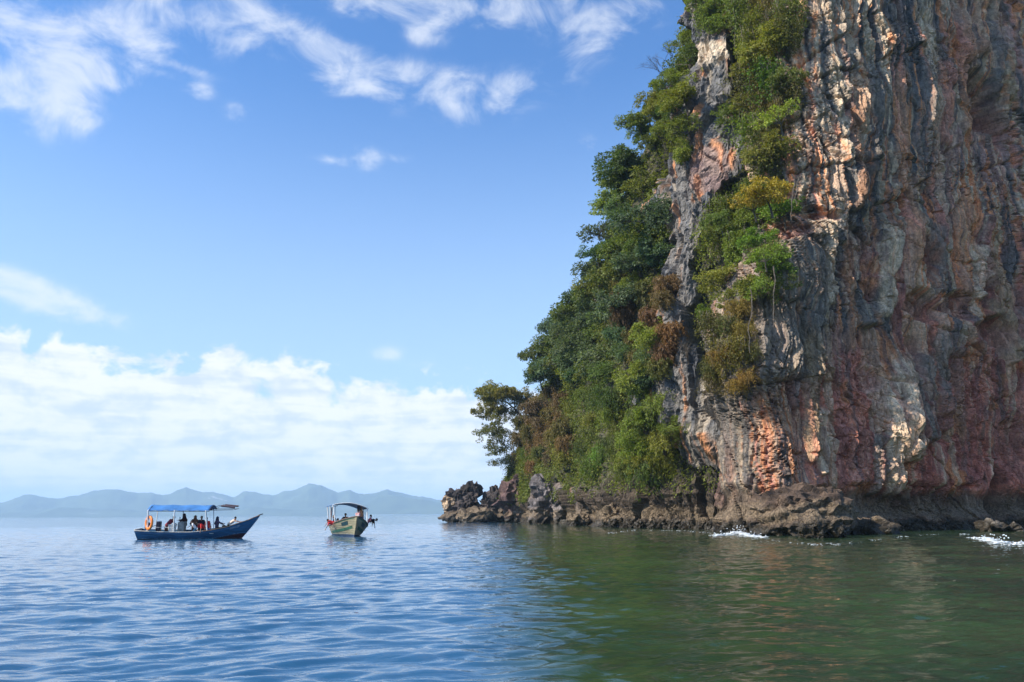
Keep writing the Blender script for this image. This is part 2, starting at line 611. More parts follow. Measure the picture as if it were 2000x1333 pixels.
def polyline_dist(s, z, pts):
    """signed distance (+ above) to a polyline in wall metres"""
    best = np.full(s.shape, 1e9)
    sgn = np.ones(s.shape)
    for (a, b), (c, d) in zip(pts[:-1], pts[1:]):
        dx, dz = c - a, d - b
        L2 = dx * dx + dz * dz
        t = np.clip(((s - a) * dx + (z - b) * dz) / L2, 0, 1)
        ex, ez = s - (a + t * dx), z - (b + t * dz)
        dd = np.hypot(ex, ez)
        near = dd < best
        best = np.where(near, dd, best)
        sgn = np.where(near, np.where(dx * ez - dz * ex > 0, 1, -1), sgn)
    return best, sgn


CRACKS = [  # pixel polylines, depth of the groove, overhang of the block above, width
    ([(1560, 148), (1650, 142), (1740, 112), (1790, 102), (1850, 78)], .55, .45, .13),
    ([(1575, 118), (1650, 65), (1715, 26), (1760, -20)], .5, .35, .12),
    ([(1560, 320), (1640, 322), (1735, 312), (1800, 330)], .4, .4, .14),
    ([(1585, 400), (1660, 418), (1745, 388), (1800, 352)], .5, .55, .16),
    ([(1840, 302), (1880, 290), (1950, 262), (2010, 240)], .6, .3, .14),
    ([(1880, 345), (1960, 320), (2010, 300)], .5, .25, .14),
    ([(1480, 545), (1560, 600), (1640, 608)], .35, .25, .12),
    ([(1475, 745), (1545, 742), (1580, 735)], .45, .45, .14),
    ([(1560, 960), (1700, 945), (1850, 950), (1940, 945)], .5, .6, .22),
    ([(1850, 790), (1960, 780), (2005, 750)], .35, .2, .13),
    ([(1700, 640), (1780, 620), (1860, 655), (1935, 690)], .4, .3, .14),
    ([(1860, 700), (1960, 690), (2010, 700)], .4, .4, .14),
    ([(1590, 890), (1690, 905), (1760, 880)], .28, .15, .12),
]
# drip-stone curtains: u centre, v top, v bottom, half width px, depth m, colour
DRIPS = [(1735, 740, 975, 26, 1.5, 'cream'), (1762, 700, 905, 30, 1.7, 'cream'), (1800, 690, 870, 22, 1.3, 'slate'),
         (1840, 650, 850, 20, 1.2, 'slate'), (1708, 850, 970, 14, .9, 'slate'), (1590, 650, 905, 18, 1.1, 'tan'),
         (1560, 660, 800, 12, .8, 'slate'), (1960, 545, 715, 18, 1.7, 'tan'), (1935, 500, 625, 20, 1.4, 'tan'),
         (1985, 600, 700, 14, 1.1, 'slate'), (1905, 480, 590, 18, 1.0, 'cream'), (1820, 440, 580, 15, .9, 'slate'), (1680, 560, 640, 22, 1.1, 'slate'),
         (1640, 160, 330, 14, .6, 'cream'), (1665, 150, 420, 18, .7, 'orange'), (1700, 120, 350, 16, .6, 'slate'),
         (1745, 140, 390, 18, .7, 'orange'), (1790, 120, 380, 16, .7, 'slate'), (1870, -60, 130, 18, 1.0, 'orange'),
         (1905, -60, 120, 18, 1.0, 'orange'), (1935, 30, 190, 14, .8, 'slate'), (1955, 100, 260, 12, .8, 'tan'), (1870, 120, 270, 12, .8, 'orange'),
         (1830, 130, 290, 18, .5, 'pink'), (1620, 420, 600, 15, .5, 'cream'), (1735, 440, 620, 22, .6, 'cream'),
         (1655, 440, 690, 16, .5, 'orange'), (1600, 470, 640, 14, .45, 'slate'), (1545, 480, 690, 16, .45, 'slate'), (1775, 350, 520, 16, .6, 'orange'),
         (1880, 380, 600, 22, .5, 'orange'), (1500, 560, 740, 16, .5, 'slate'), (1610, 800, 930, 16, .7, 'cream')]
# hollows: u, v, half width, half height px, depth m
HOLLOWS = [(1915, 205, 55, 90, 2.6), (1935, 240, 40, 70, 1.6), (1965, 975, 22, 75, 4.0), (1800, 500, 22, 55, 1.5), (1800, 600, 40, 40, 1.6),
           (1790, 690, 16, 60, 1.3), (1860, 600, 50, 35, 1.2), (1930, 650, 60, 40, 1.2), (1560, 770, 14, 50, 1.0), (1610, 415, 40, 14, 1.0),
           (1840, 840, 26, 36, .9), (1690, 745, 30, 26, .7), (1755, 415, 12, 24, .9), (1990, 870, 30, 80, .8), (1560, 440, 40, 26, .9)]


def build_wall():
    # rows z, columns s, finer where the frame looks
    s1 = np.concatenate([np.linspace(-9, -2, 40, endpoint=False), np.linspace(-2, 33, 460, endpoint=False), np.linspace(33, 52, 60, endpoint=False), np.linspace(52, 150, 70)])
    z1 = np.concatenate([np.linspace(-2.0, 47, 680, endpoint=False), np.linspace(47, 66, 60)])
    z, s = np.meshgrid(z1, s1, indexing='ij')
    # left edge of the wall changes with height
    edge_px = [(1488, 1010), (1490, 930), (1498, 830), (1476, 745), (1470, 650), (1482, 560), (1530, 470), (1575, 400), (1556, 330), (1560, 240), (1572, 140), (1572, 40), (1566, -60)]
    ez = [wall_sz(u, v) for u, v in edge_px]
    sl = np.interp(z, [q[1] for q in ez], [q[0] for q in ez])
    sl = sl + 4.6 + 0.22 * perlin(z * .35, z * 0, 4.4) + 0.05 * perlin(z * 1.4, z * 0, 8.4)
    w = 1 - sstep(0, 15, s)
    sp = s + sl * w                               # wall metres after the edge shift
    warp = 0.45 * fbm(sp * .35, z * .22, 1.0, 3, seed=3)
    sw = sp + warp
    # ---- relief
    d = .85 * fbm(sw / 8.5, z / 11, 2.0, 3, seed=9)
    h1, e1 = facets(sw / 3.6, z / 5.0 + .3 * sw, 1, 1.3)
    h2, e2 = facets(sw / 1.25 + .4 * z / 4, z / 1.5, 2, 1.5)
    h3, e3 = facets(sw / .45, z / .6, 3, 1.6)
    zone = sstep(.0, .5, fbm(sp / 7, z / 7, 8.0, 2, seed=21) + 0.25)       # smooth washed rock against broken rock
    d += 0.48 * h1 + (0.08 + .20 * zone) * h2 + (0.025 + .10 * zone) * h3
    d -= 0.38 * np.exp(-(e1 / .03) ** 2) + 0.22 * np.exp(-(e2 / .045) ** 2) * sstep(.2, .8, zone) + .08 * np.exp(-(e3 / .08) ** 2) * zone
    # bedding: broken horizontal steps with sharp lips
    bz = z + .35 * fbm(sp * .25, z * .1, 17.0, 3) + .12 * sp
    saw = (bz / 2.3) % 1.0
    saw2 = (bz / .8 + .3 * sp) % 1.0
    bed = sstep(.0, .35, perlin(sp * .3, z * .35, 19.0)) * sstep(.5, 3.5, s)
    d += .26 * bed * (saw ** 2 - .33) + .09 * bed * zone * (saw2 ** 2 - .33)
    # vertical flutes washed by rain
    fx = sw * 1.0 + 0.5 * perlin(z * .11, sw * .15, 3.0)
    fl = 1.5 * np.abs(perlin(fx * 0.85, z * .04, 5.0, seed=4)) + 0.9 * np.abs(perlin(fx * 2.1, z * .06, 9.0, seed=6)) + 0.45 * np.abs(perlin(fx * 4.9, z * .13, 1.0, seed=8)) - .75
    flute_zone = sstep(9, 16, z + 4 * perlin(sp * .2, z * .1, 3.0)) * (1 - .5 * zone)
    d += flute_zone * 0.60 * fl + (1 - flute_zone) * .25 * fl
    rg_ = 1 - np.abs(fbm(sw * .9, z * .55, 6.0, 4, .55, seed=33))
    d -= .16 * sstep(.90, 1.0, rg_) * (.4 + zone)
    d += 0.07 * fbm(sw * 1.6, z * 1.1, 4.0, 4, .6, seed=31)
    # ---- base colour fields
    b0 = np.stack([W0[0] + WT[0] * sp, W0[1] + WT[1] * sp, z], -1).reshape(-1, 3)
    uu, vv = project(b0)
    uu, vv = uu.reshape(s.shape), vv.reshape(s.shape)
    uu = np.where(s < 0, np.minimum(uu, 1560 + s * 14), uu)
    wu, wv_ = 34 * fbm(sp * .22, z * .16, 6.0, 3, seed=14), 34 * fbm(sp * .22, z * .16, 2.0, 3, seed=15)
    ru, rv = uu + wu, vv + wv_
    lowred = sstep(700, 765, rv + 30 * perlin(sp * .6, z * .1, 5.0)) * sstep(1488, 1512, ru)
    lowred = lowred * (.35 + .65 * sstep(1540, 1590, ru))
    lowred = np.maximum(lowred, sstep(610, 690, rv) * sstep(1590, 1640, ru) * .9)
    midred = sstep(400, 500, rv) * sstep(1640, 1690, ru) * .85
    lowred = np.maximum(lowred, midred * sstep(-.25, .25, perlin(fx * .5, z * .07, 8.0)))
    right = sstep(1770, 1850, ru)
    slate_left = np.clip(sstep(1650, 1585, ru) * sstep(425, 470, rv) * sstep(770, 725, rv) + sstep(1500, 1470, ru) * .95 * sstep(400, 500, rv), 0, 1)
    n_a = perlin(fx * .62, z * .035, 11.0, seed=40) + .5 * perlin(fx * 1.7, z * .06, 13.0, seed=41)
    n_b = perlin(fx * .85, z * .03, 21.0, seed=42) + .5 * perlin(fx * 2.4, z * .05, 23.0, seed=43) + .25 * perlin(fx * 5.5, z * .11, 25.0, seed=44)
    n_c = fbm(sp * .75, z * .22, 3.0, 4, .6, seed=45)
    col = np.broadcast_to(SLATE * 1.35, s.shape + (3,)).copy()
    col = lerp3(sstep(.02, .2, n_a), col, PINK)
    col = lerp3(sstep(.27, .38, n_b) * .8, col, ORANGE)
    col = lerp3(sstep(.14, .26, -n_b) * .9, col, SLATE)
    col = lerp3(sstep(.30, .42, -n_a) * .8, col, CREAM)
    col = lerp3(right * .45, col, PLUM * 1.3 + .25 * (PINK - PLUM) * sstep(-.2, .4, n_c)[..., None])
    col = lerp3(right * sstep(.3, .5, n_b) * .7, col, ORANGE * .85)
    col = lerp3(right * sstep(.25, .5, -n_b) * .7, col, SLATE)
    n_r = fbm(sp * .33, z * .36, 13.0, 4, .6, seed=46)
    redc = lerp3(sstep(-.15, .45, n_r), RED * .85, PINK * np.array([1.0, .78, .74]))
    redc = lerp3(sstep(.3, .6, fbm(sp * .25, z * .3, 9.0, 3, seed=50)), redc, RUST * 1.25)
    col = lerp3(lowred * .93, col, redc)
    col = lerp3(lowred * sstep(.30, .45, n_b) * .6, col, CREAM * .8)
    col = lerp3(lowred * sstep(.34, .5, -n_b) * .45, col, SLATE * .9)
    col = lerp3(slate_left * .9, col, SLATE * (.85 + .5 * sstep(-.3, .4, n_b)[..., None]))
    col = lerp3(slate_left * sstep(.36, .5, n_b) * sstep(1490, 1520, ru) * .6, col, CREAM * .6)
    tophi = sstep(330, 250, rv) * sstep(1740, 1680, ru)
    col = lerp3(tophi * sstep(-.1, .35, n_c) * .75, col, CREAM * .85)
    col = lerp3(tophi * sstep(.05, .4, -n_c) * .7, col, SLATE)
    # curtains of seepage: hard-edged bands of calcite, bare slate and iron stain
    n_e = perlin(fx * 1.35, z * .028, 61.0, seed=94) + .5 * perlin(fx * 3.3, z * .045, 63.0, seed=95)
    seep = sstep(-.35, .1, perlin(sp * .18, z * .12, 65.0)) * (1 - .8 * lowred) * (1 - .6 * slate_left)
    col = lerp3(sstep(.19, .24, n_e) * seep * .75, col, CREAM * .78)
    col = lerp3(sstep(.03, .07, n_e) * sstep(.24, .20, n_e) * seep * .8, col, ORANGE)
    col = lerp3(sstep(.13, .18, -n_e) * seep * .85, col, SLATE * np.array([.80, .86, .95]))
    col = lerp3(sstep(.38, .43, -n_e) * seep * .7, col, INK)
    # thin calcite and algae streaks
    n_d = perlin(fx * 4.6, z * .045, 51.0, seed=90) + .5 * perlin(fx * 9.5, z * .09, 53.0, seed=91)
    brok = sstep(-.25, .2, perlin(fx * .7, z * .16, 57.0, seed=92))
    keep = 1 - .75 * lowred
    col = lerp3(sstep(.34, .52, n_d) * brok * .75 * keep, col, CREAM * .85)
    col = lerp3(sstep(.32, .5, -n_d) * (1 - .5 * brok) * .72 * keep, col, INK)
    # ---- features read from the photograph, placed in wall metres
    named = dict(cream=CREAM * .92, slate=SLATE * 1.1, tan=TAN, orange=ORANGE * .6 + CREAM * .22, pink=PINK * .95)
    for i, (u, v0, v1, hw, dep, cn) in enumerate(DRIPS):
        sa, za = wall_sz(u, v0)
        sb, zb = wall_sz(u + 3, v1)
        width = hw * 0.042 * (1 + .35 * (sa / 30))
        t = np.clip((za - z) / max(za - zb, .1), -.3, 1.3)
        cen = sa + (sb - sa) * t + .25 * perlin(z * .5, z * 0 + i, 3.3) * width * 2
        prof = np.sqrt(np.clip(1 - ((sp - cen) / (width * (1.12 - .45 * np.clip(t, 0, 1)))) ** 2, 0, 1))
        ends = sstep(-.18, .22, t) * (1 - sstep(.93 + .06 * perlin(sp * 2, z * 0, i), 1.02, t))
        amt = prof * ends
        ripple = 1 + .28 * perlin(sp * 4 + i, z * .35, 2.0) + .16 * perlin(sp * 9, z * .8 + i, 4.0)
        d += dep * amt * ripple * (.45 + .55 * np.clip(t, 0, 1))
        wcol = sstep(.15, .6, amt) * (.5 + .5 * sstep(-.3, .3, perlin(sp * 2.5 + i, z * .15, 7.0)))
        col = lerp3(wcol * (.6 if cn == 'orange' else .85), col, named[cn])
    for u, v, hw, hh, dep in HOLLOWS:
        sa, za = wall_sz(u, v)
        rs, rz = hw * .045 * (1 + .3 * sa / 30), hh * .042
        q = np.sqrt(((sp - sa + .5 * perlin(sp * .5, z * .5, 3.0)) / rs) ** 2 + ((z - za + .8 * perlin(sp * .4, z * .4, 6.0)) / rz) ** 2)
        a = 1 - sstep(.55, 1.05, q)
        d -= dep * a * (.8 + .3 * h2)
        col = lerp3(a * .6, col, PLUM * .9)
    for pts, dep, over, wd in CRACKS:
        P = [wall_sz(u, v) for u, v in pts]
        dist, sg = polyline_dist(sp, z + .25 * perlin(sp * .9, z * .3, 3.0) + .1 * perlin(sp * 3, z, 1.0), P)
        brk = sstep(-.35, .15, perlin(sp * .45, z * .3, 12.0))
        d -= dep * .75 * brk * np.exp(-(dist / wd) ** 2)
        d += .55 * brk * over * np.where(sg > 0, np.exp(-(dist / 1.6) ** 2), -.35 * np.exp(-(dist / 1.2) ** 2))
    # overhanging lip over the tidal notch
    d += 0.022 * (z - 12) * sstep(3, 20, z)
    lip = 3.2 + .5 * perlin(sp * .25, z * 0, 2.0)
    d -= .95 * sstep(lip + .5, lip - .6, z) * (.75 + .3 * perlin(sp * .4, z * .3, 5.0))
    d += 0.9 * sstep(1.9, .7, z) * (1 + .4 * fbm(sp * .8, z, 1.0, 3))
    col = lerp3(sstep(lip + .4, lip - .7, z) * .92, col, BROWN * (1.0 + 1.2 * sstep(-.2, .4, n_c)[..., None]))
    col = col * np.array([1.18, 1.10, 1.02]) * (1 - .32 * sstep(1575, 1535, uu) * sstep(680, 760, vv))[..., None]  # lower left end darkened in the colour to offset the direct sun
    # ---- position: straight wall, rolled back round its left end
    Rr = 4.5
    ang = np.clip((0 - s) / Rr, 0, 1.9)
    along = np.where(s < 0, sl * w - Rr * np.sin(ang), sp)
    back = np.where(s < 0, Rr * (1 - np.cos(ang)), 0.0)
    nx = WN[0] * np.cos(ang) - WT[0] * np.sin(ang)
    ny = WN[1] * np.cos(ang) - WT[1] * np.sin(ang)
    along = np.where(s < 0, along, sp)
    x = W0[0] + WT[0] * along - WN[0] * back + nx * d
    y = W0[1] + WT[1] * along - WN[1] * back + ny * d
    zz = z + 0.06 * h2
    # top rows lean back into a broken summit
    lean = sstep(56, 66, z)
    x = x - WN[0] * lean * 14
    y = y - WN[1] * lean * 14
    co = np.stack([x, y, zz], -1).reshape(-1, 3)
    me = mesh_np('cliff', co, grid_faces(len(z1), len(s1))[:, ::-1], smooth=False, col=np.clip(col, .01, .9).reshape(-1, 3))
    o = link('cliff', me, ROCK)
    tag(o, 'tall red, orange and slate streaked limestone wall dripping with flowstone', None, kind='structure')
    return o, co, grid_faces(len(z1), len(s1))


cliff_obj, CLIFF_CO, CLIFF_F = build_wall()

# ------------------------------------------------------------------ the wooded headland behind it
# base u, depth, ridge u, ridge v
STATIONS = [(985, 163, 992, 950), (1000, 151, 1024, 880), (1020, 143, 1062, 770), (1050, 130, 1105, 660), (1095, 116, 1155, 570),
            (1130, 106, 1205, 465), (1152, 99, 1235, 345), (1182, 92, 1272, 262), (1218, 86, 1332, 150), (1256, 81, 1362, 20),
            (1312, 76.5, 1375, -70), (1390, 73, 1430, -150), (1480, 71, 1500, -200), (1600, 72, 1610, -220)]
ROCK_STRIP = [(1340, 0), (1372, 80), (1378, 150), (1346, 230), (1362, 285), (1306, 345), (1300, 420), (1322, 470), (1315, 560), (1330, 640),
              (1312, 690), (1282, 735), (1300, 850), (1330, 910), (1500, 930), (1480, 780), (1405, 770), (1372, 700), (1368, 600), (1368, 480), (1412, 390),
              (1485, 330), (1440, 230), (1432, 130), (1446, -40), (1340, -60)]
OUTCROPS = [(1222, 520, 22, 34), (1180, 560, 14, 24), (1240, 600, 12, 18)]


def in_poly(u, v, poly):
    c = np.zeros(u.shape, bool)
    n = len(poly)
    for i in range(n):
        (x1, y1), (x2, y2) = poly[i], poly[(i + 1) % n]
        if y1 == y2:
            continue
        cond = ((y1 > v) != (y2 > v)) & (u < (x2 - x1) * (v - y1) / (y2 - y1) + x1)
        c ^= cond
    return c


def build_headland():
    bx, by, tx, tz = [], [], [], []
    for ub, Y, ur, vr in STATIONS:
        bx.append(px(ub, 1004, Y).x)
        by.append(Y)
        p = px(ur, vr, Y + 2)
        tx.append(p.x)
        tz.append(p.z)
    # far end turns behind the point
    bx = [22.0, 6.0, bx[0] - .2] + bx + [40.0]
    by = [200.0, 184.0, 172.0] + by + [78.0]
    tx = [26.0, 9.0, bx[2] + 1.0] + tx + [42.0]
    tz = [30.0, 12.0, 6.0] + tz + [62.0]
    bx, by, tx, tz = map(np.array, (bx, by, tx, tz))
    seg = np.concatenate([[0], np.cumsum(np.hypot(np.diff(bx), np.diff(by)))])
    L = seg[-1]
    s_rock = float(np.interp(88, by[3:14][::-1], seg[3:14][::-1]))
    s1 = np.concatenate([np.linspace(0, s_rock, 260, endpoint=False), np.linspace(s_rock, L, 330)])
    h1 = np.concatenate([np.linspace(-.04, 1, 400), 1 + np.linspace(.01, 1, 40) ** 1.5])
    X, Y = np.interp(s1, seg, bx), np.interp(s1, seg, by)
    TX, TZ = np.interp(s1, seg, tx), np.interp(s1, seg, tz)
    k = np.hanning(13)
    k /= k.sum()

    def sm(a):
        return np.convolve(np.pad(a, 6, mode='edge'), k, 'valid')
    X, Y, TX, TZ = map(sm, (X, Y, TX, TZ))
    dX, dY = np.gradient(X, s1), np.gradient(Y, s1)
    ln = np.hypot(dX, dY)
    NX, NY = dY / ln, -dX / ln                     # outward (left and to the camera)
    hh, ss = np.meshgrid(h1, s1, indexing='ij')
    hc = np.clip(hh, -1, 1)
    over = np.clip(hh - 1, 0, 1)
    z = hc * TZ + over * 4
    setb = hc * (TX - X)
    x = X + setb + 30 * over
    y = Y + 2 * hc + 24 * over
    uu, vv = project(np.stack([x, y, z], -1).reshape(-1, 3))
    uu, vv = uu.reshape(x.shape), vv.reshape(x.shape)
    wob_u, wob_v = 14 * fbm(ss * .35, z * .35, 1.0, 3), 14 * fbm(ss * .35, z * .35, 7.0, 3)
    rocky = in_poly(uu + wob_u, vv + wob_v, ROCK_STRIP).astype(float)
    for u, v, a, b in OUTCROPS:
        rocky = np.maximum(rocky, (((uu - u + wob_u) / a) ** 2 + ((vv - v + wob_v) / b) ** 2 < 1).astype(float))
    rocky = np.maximum(rocky, sstep(4.2, 3.2, z + 2.6 * perlin(ss * .3, z * .3, 2.0)))
    # relief
    sw = ss + .5 * fbm(ss * .3, z * .2, 1.0, 3)
    d = 1.5 * fbm(sw / 9, z / 11, 4.0, 3, seed=60)
    f1, e1 = facets(sw / 3.8, z / 6.5 + .2 * sw, 11, 1.3)
    f2, e2 = facets(sw / 1.4, z / 2.0, 12, 1.5)
    f3, e3 = facets(sw / .5, z / .7, 13, 1.6)
    d += 1.3 * f1 + .5 * f2 + .16 * f3 - .22 * np.exp(-(e1 / .05) ** 2)
    fx = sw + .5 * perlin(z * .1, sw * .15, 2.0)
    fl = perlin(fx * .8, z * .05, 1.0, seed=70) + .55 * perlin(fx * 2.0, z * .08, 4.0, seed=71) + .3 * perlin(fx * 4.5, z * .15, 4.0, seed=72)
    d += .55 * fl * rocky + .1 * fbm(sw * 1.5, z * 1.5, 2.0, 4, .6)
    d -= 1.2 * sstep(3.4, 1.5, z) * sstep(-1, .5, z)
    # the buttress swells out of the hillside towards the sea
    d += 1.6 * rocky * sstep(4, 10, z)
    n_a = perlin(fx * .6, z * .04, 31.0, seed=80) + .5 * perlin(fx * 1.8, z * .07, 3.0, seed=81)
    n_b = perlin(fx * .9, z * .035, 41.0, seed=82) + .5 * perlin(fx * 2.6, z * .07, 5.0, seed=83)
    n_c = fbm(ss * .4, z * .3, 6.0, 3, seed=84)
    col = np.broadcast_to(SLATE * 1.05, ss.shape + (3,)).copy()
    col = lerp3(sstep(.1, .45, -n_c) * .7, col, INK * 1.4)
    col = lerp3(sstep(.36, .5, n_a) * .6, col, CREAM * .65)
    col = lerp3(sstep(.25, .5, n_b) * sstep(-.1, .3, n_c) * .85, col, ORANGE * .9)
    col = lerp3(sstep(.25, .5, -n_b) * .6, col, SLATE * np.array([.9, 1.0, 1.15]))
    blk = (((uu - 1408) / 34) ** 2 + ((vv - 120) / 24) ** 2 < 1)
    col[blk] = col[blk] * .25 + .75 * CREAM
    blk = (((uu - 1400) / 40) ** 2 + ((vv - 345) / 44) ** 2 < 1)
    col[blk] = col[blk] * .75 + .25 * PINK
    soil = np.array([.045, .042, .024])
    col = lerp3((1 - rocky) * .92, col, soil * (1 + .8 * sstep(-.3, .4, n_c)[..., None]))
    col = lerp3(sstep(6, 3.5, z), col, BROWN * .6 * (1 + .7 * sstep(-.2, .4, n_c)[..., None]))
    d = d * (1 - over)
    x = x - NX * -d
    y = y + NY * d
    co = np.stack([x, y, z + .3 * f2], -1).reshape(-1, 3)
    fc = grid_faces(len(h1), len(s1))
    me = mesh_np('headland', co, fc, smooth=False, col=np.clip(col, .01, .9).reshape(-1, 3))
    o = link('headland', me, ROCK)
    tag(o, 'steep limestone headland overgrown with jungle', None, kind='structure')
    return co, fc, (1 - rocky).reshape(-1), np.stack([np.broadcast_to(NX, x.shape), np.broadcast_to(NY, x.shape)], -1).reshape(-1, 2)


HEAD_CO, HEAD_F, HEAD_VEG, HEAD_N = build_headland()

# ------------------------------------------------------------------ boulders and ledges along the shore
def facets3(p, seed=0, tilt=1.2):
    i = np.floor(p).astype(np.int64)
    d1 = np.full(len(p), 9e9)
    h = np.zeros(len(p))
    for a in (-1, 0, 1):
        for b in (-1, 0, 1):
            for c in (-1, 0, 1):
                k = _hash(i[:, 0] + a, i[:, 1] + b, i[:, 2] + c, seed)
                r, g = _RV[k], _RV[(k + 611) & 4095]
                q = p - (i + np.array([a, b, c]) + r[:, :3])
                dd = (q * q).sum(1)
                hh = (r[:, 3] - .5) + tilt * ((g[:, :3] - .5) * q).sum(1)
                near = dd < d1
                h = np.where(near, hh, h)
                d1 = np.where(near, dd, d1)
    return h


_ICO = {}


def ico(sub):
    if sub not in _ICO:
        bm = bmesh.new()
        bmesh.ops.create_icosphere(bm, subdivisions=sub, radius=1.0)
        bm.verts.ensure_lookup_table()
        _ICO[sub] = (np.array([v.co[:] for v in bm.verts]), np.array([[v.index for v in f.verts] for f in bm.faces]))
        bm.free()
    return _ICO[sub]


def boulder(u0, v0, u1, v1, Y, label, col=None, seed=1, flat=0.0, group=None, sub=5, name='boulder', lean=0.0, deep=.8, strata=0.0, rough=1.0):
    v, f = ico(sub)
    a, b = px(u0, v0, Y), px(u1, v1, Y)
    c = (a + b) / 2
    hx, hz = (b.x - a.x) / 2, (a.z - b.z) / 2
    hy = hx * deep
    p = v.copy()
    # squared-off, then broken
    p = np.sign(p) * np.abs(p) ** 0.78
    sc = max(hx, hz)
    q = p * np.array([hx, hy, hz])
    n = v / np.linalg.norm(v, axis=1)[:, None]
    d = .42 * sc * facets3(q / (sc * .8) + seed * 7.1, seed) + .22 * sc * facets3(q / (sc * .3) + seed * 3.3, seed + 3) + .06 * sc * facets3(q / (sc * .12), seed + 5)
    d += .07 * sc * perlin3(q[:, 0] / sc * 1.6 + seed, q[:, 1] / sc * 1.6, q[:, 2] / sc * 1.6)
    d *= rough
    d += .05 * sc * perlin3(q[:, 0] / sc * 7 + seed, q[:, 1] / sc * 7, q[:, 2] / sc * 5)
    if strata:
        ph = q[:, 2] + .45 * q[:, 0] * strata + .3 * perlin3(q[:, 0] * .8, q[:, 1] * .8, q[:, 2] * .8)
        d += .035 * sc * (np.abs(((ph / (sc * .24)) % 1) - .5) * 4 - 1)
    q = q * .93 + n * d[:, None]
    q[:, 0] += lean * q[:, 2]
    base = np.array([.105, .090, .080]) if col is None else np.array(col)
    w = sstep(-.3, .35, perlin3(q[:, 0] / sc * 2 + 9, q[:, 1] / sc * 2, q[:, 2] / sc * 2))
    tint = lerp3(w, np.broadcast_to(base * .7, q.shape), base * 1.45)
    tint = lerp3(sstep(.25, .5, perlin3(q[:, 0] / sc * 1.3 + 4, q[:, 1] / sc * 1.3, q[:, 2] / sc * 2.5)) * .35, tint, np.array([.20, .14, .095]))
    me = mesh_np(name, q, f, smooth=False, col=np.clip(tint, .01, .9))
    o = link(name, me, ROCK)
    o.location = c
    tag(o, label, 'rock', group)
    return o


G = (.080, .066, .060)
DK = (.058, .048, .046)
TN = (.15, .115, .078)
boulder(868, 948, 942, 1034, 160, 'dark jagged rock at the seaward end of the point, nearest the boats', DK, 3, lean=.05)
boulder(864, 968, 892, 1006, 158.5, 'small sunlit tan block on the outer flank of the end rock', (.36, .27, .18), 5, sub=4)
boulder(932, 955, 1002, 1034, 159, 'dark ridged rock between the end rock and the wooded slope', DK, 8, lean=.12, strata=.6)
boulder(896, 996, 962, 1032, 155, 'low barnacled tan rock lying before the notch at the end of the point', TN, 9, sub=4)
boulder(984, 925, 1062, 1034, 150, 'dark reddish rock face with a pink scar under the brown shrubs', (.105, .065, .060), 13, strata=.3)
boulder(1032, 926, 1142, 1034, 124, 'big grey pyramid boulder with a pale summit below the drooping bamboo', (.125, .112, .112), 21, lean=-.02)
boulder(1128, 960, 1184, 1034, 108, 'rounded brown boulder standing right of the big grey pyramid boulder', G, 23, sub=4)
boulder(1106, 1006, 1152, 1033, 104, 'low tan slab at the water right of the big pyramid boulder', TN, 25, sub=4)
boulder(1172, 988, 1222, 1042, 90, 'squat tan boulder standing in the water like a stool', (.17, .13, .085), 27, sub=4, strata=.2)
boulder(1218, 964, 1272, 1034, 94, 'dark hollowed boulder in shade right of the squat tan boulder', DK, 29, sub=4)
boulder(1262, 940, 1330, 1004, 90, 'pale grey heap of rock at the foot of the green bushes', (.15, .145, .15), 31, sub=5)
boulder(1318, 976, 1345, 1004, 84, 'small round brown stone beside the pale grey rock heap', (.14, .10, .08), 33, sub=4)
boulder(1332, 925, 1425, 1040, 80, 'broad dark boulder under the foot of the grey buttress', (.085, .076, .070), 35, lean=.05)
boulder(1404, 930, 1482, 1044, 70, 'dark leaning rock with a red streak left of the great brown ledge', (.12, .075, .062), 37, lean=-.12, strata=.8)
boulder(1455, 950, 1675, 1068, 55.5, 'great brown domed ledge rock jutting into the sea below the red wall', (.070, .048, .034), 41, strata=-.7, deep=.7, rough=.36)
boulder(1560, 1012, 1652, 1064, 49, 'undercut black rock at the seaward foot of the brown ledge', (.05, .04, .03), 43)
boulder(1648, 1012, 1760, 1062, 56, 'low dark shelf at the water right of the brown ledge', (.07, .055, .04), 45, sub=4, deep=.6)
boulder(1912, 1026, 1988, 1052, 62, 'small flat grey rock awash at the mouth of the dark cleft', (.13, .12, .105), 47, sub=4)
rg = random.Random(12)
ORDINAL = 'first second third fourth fifth sixth seventh eighth ninth tenth eleventh twelfth'.split()
for i, u in enumerate([1206, 1232, 1252, 1278, 1296, 1318, 1338, 1356, 1376, 1396, 1418, 1440]):
    w = rg.uniform(12, 22)
    y = 88 - (u - 1200) * .078
    wl = 1029 + (u - 1200) * .034
    t = wl - rg.uniform(9, 26)
    boulder(u - w, t, u + w, wl + 8, y, 'angular rock in the waterline jumble below the buttress, %s from the left' % ORDINAL[i],
            [TN, (.12, .086, .06), (.07, .056, .042)][i % 3], 60 + i, group='jumbled shore rocks', sub=4, name='rock')


# ------------------------------------------------------------------ white water where the swell meets the rock
def foam_mat():
    m = bpy.data.materials.new('sea_foam')
    m.use_nodes = True
    b = m.node_tree.nodes['Principled BSDF']
    t = NT(m.node_tree)
    g = t.new('ShaderNodeNewGeometry')
    t.put(b.inputs['Base Color'], t.mix(t.noise(g.outputs['Position'], 9, 3), (.62, .68, .72), (.86, .88, .9)))
    b.inputs['Roughness'].default_value = .6
    return m


FOAM = foam_mat()


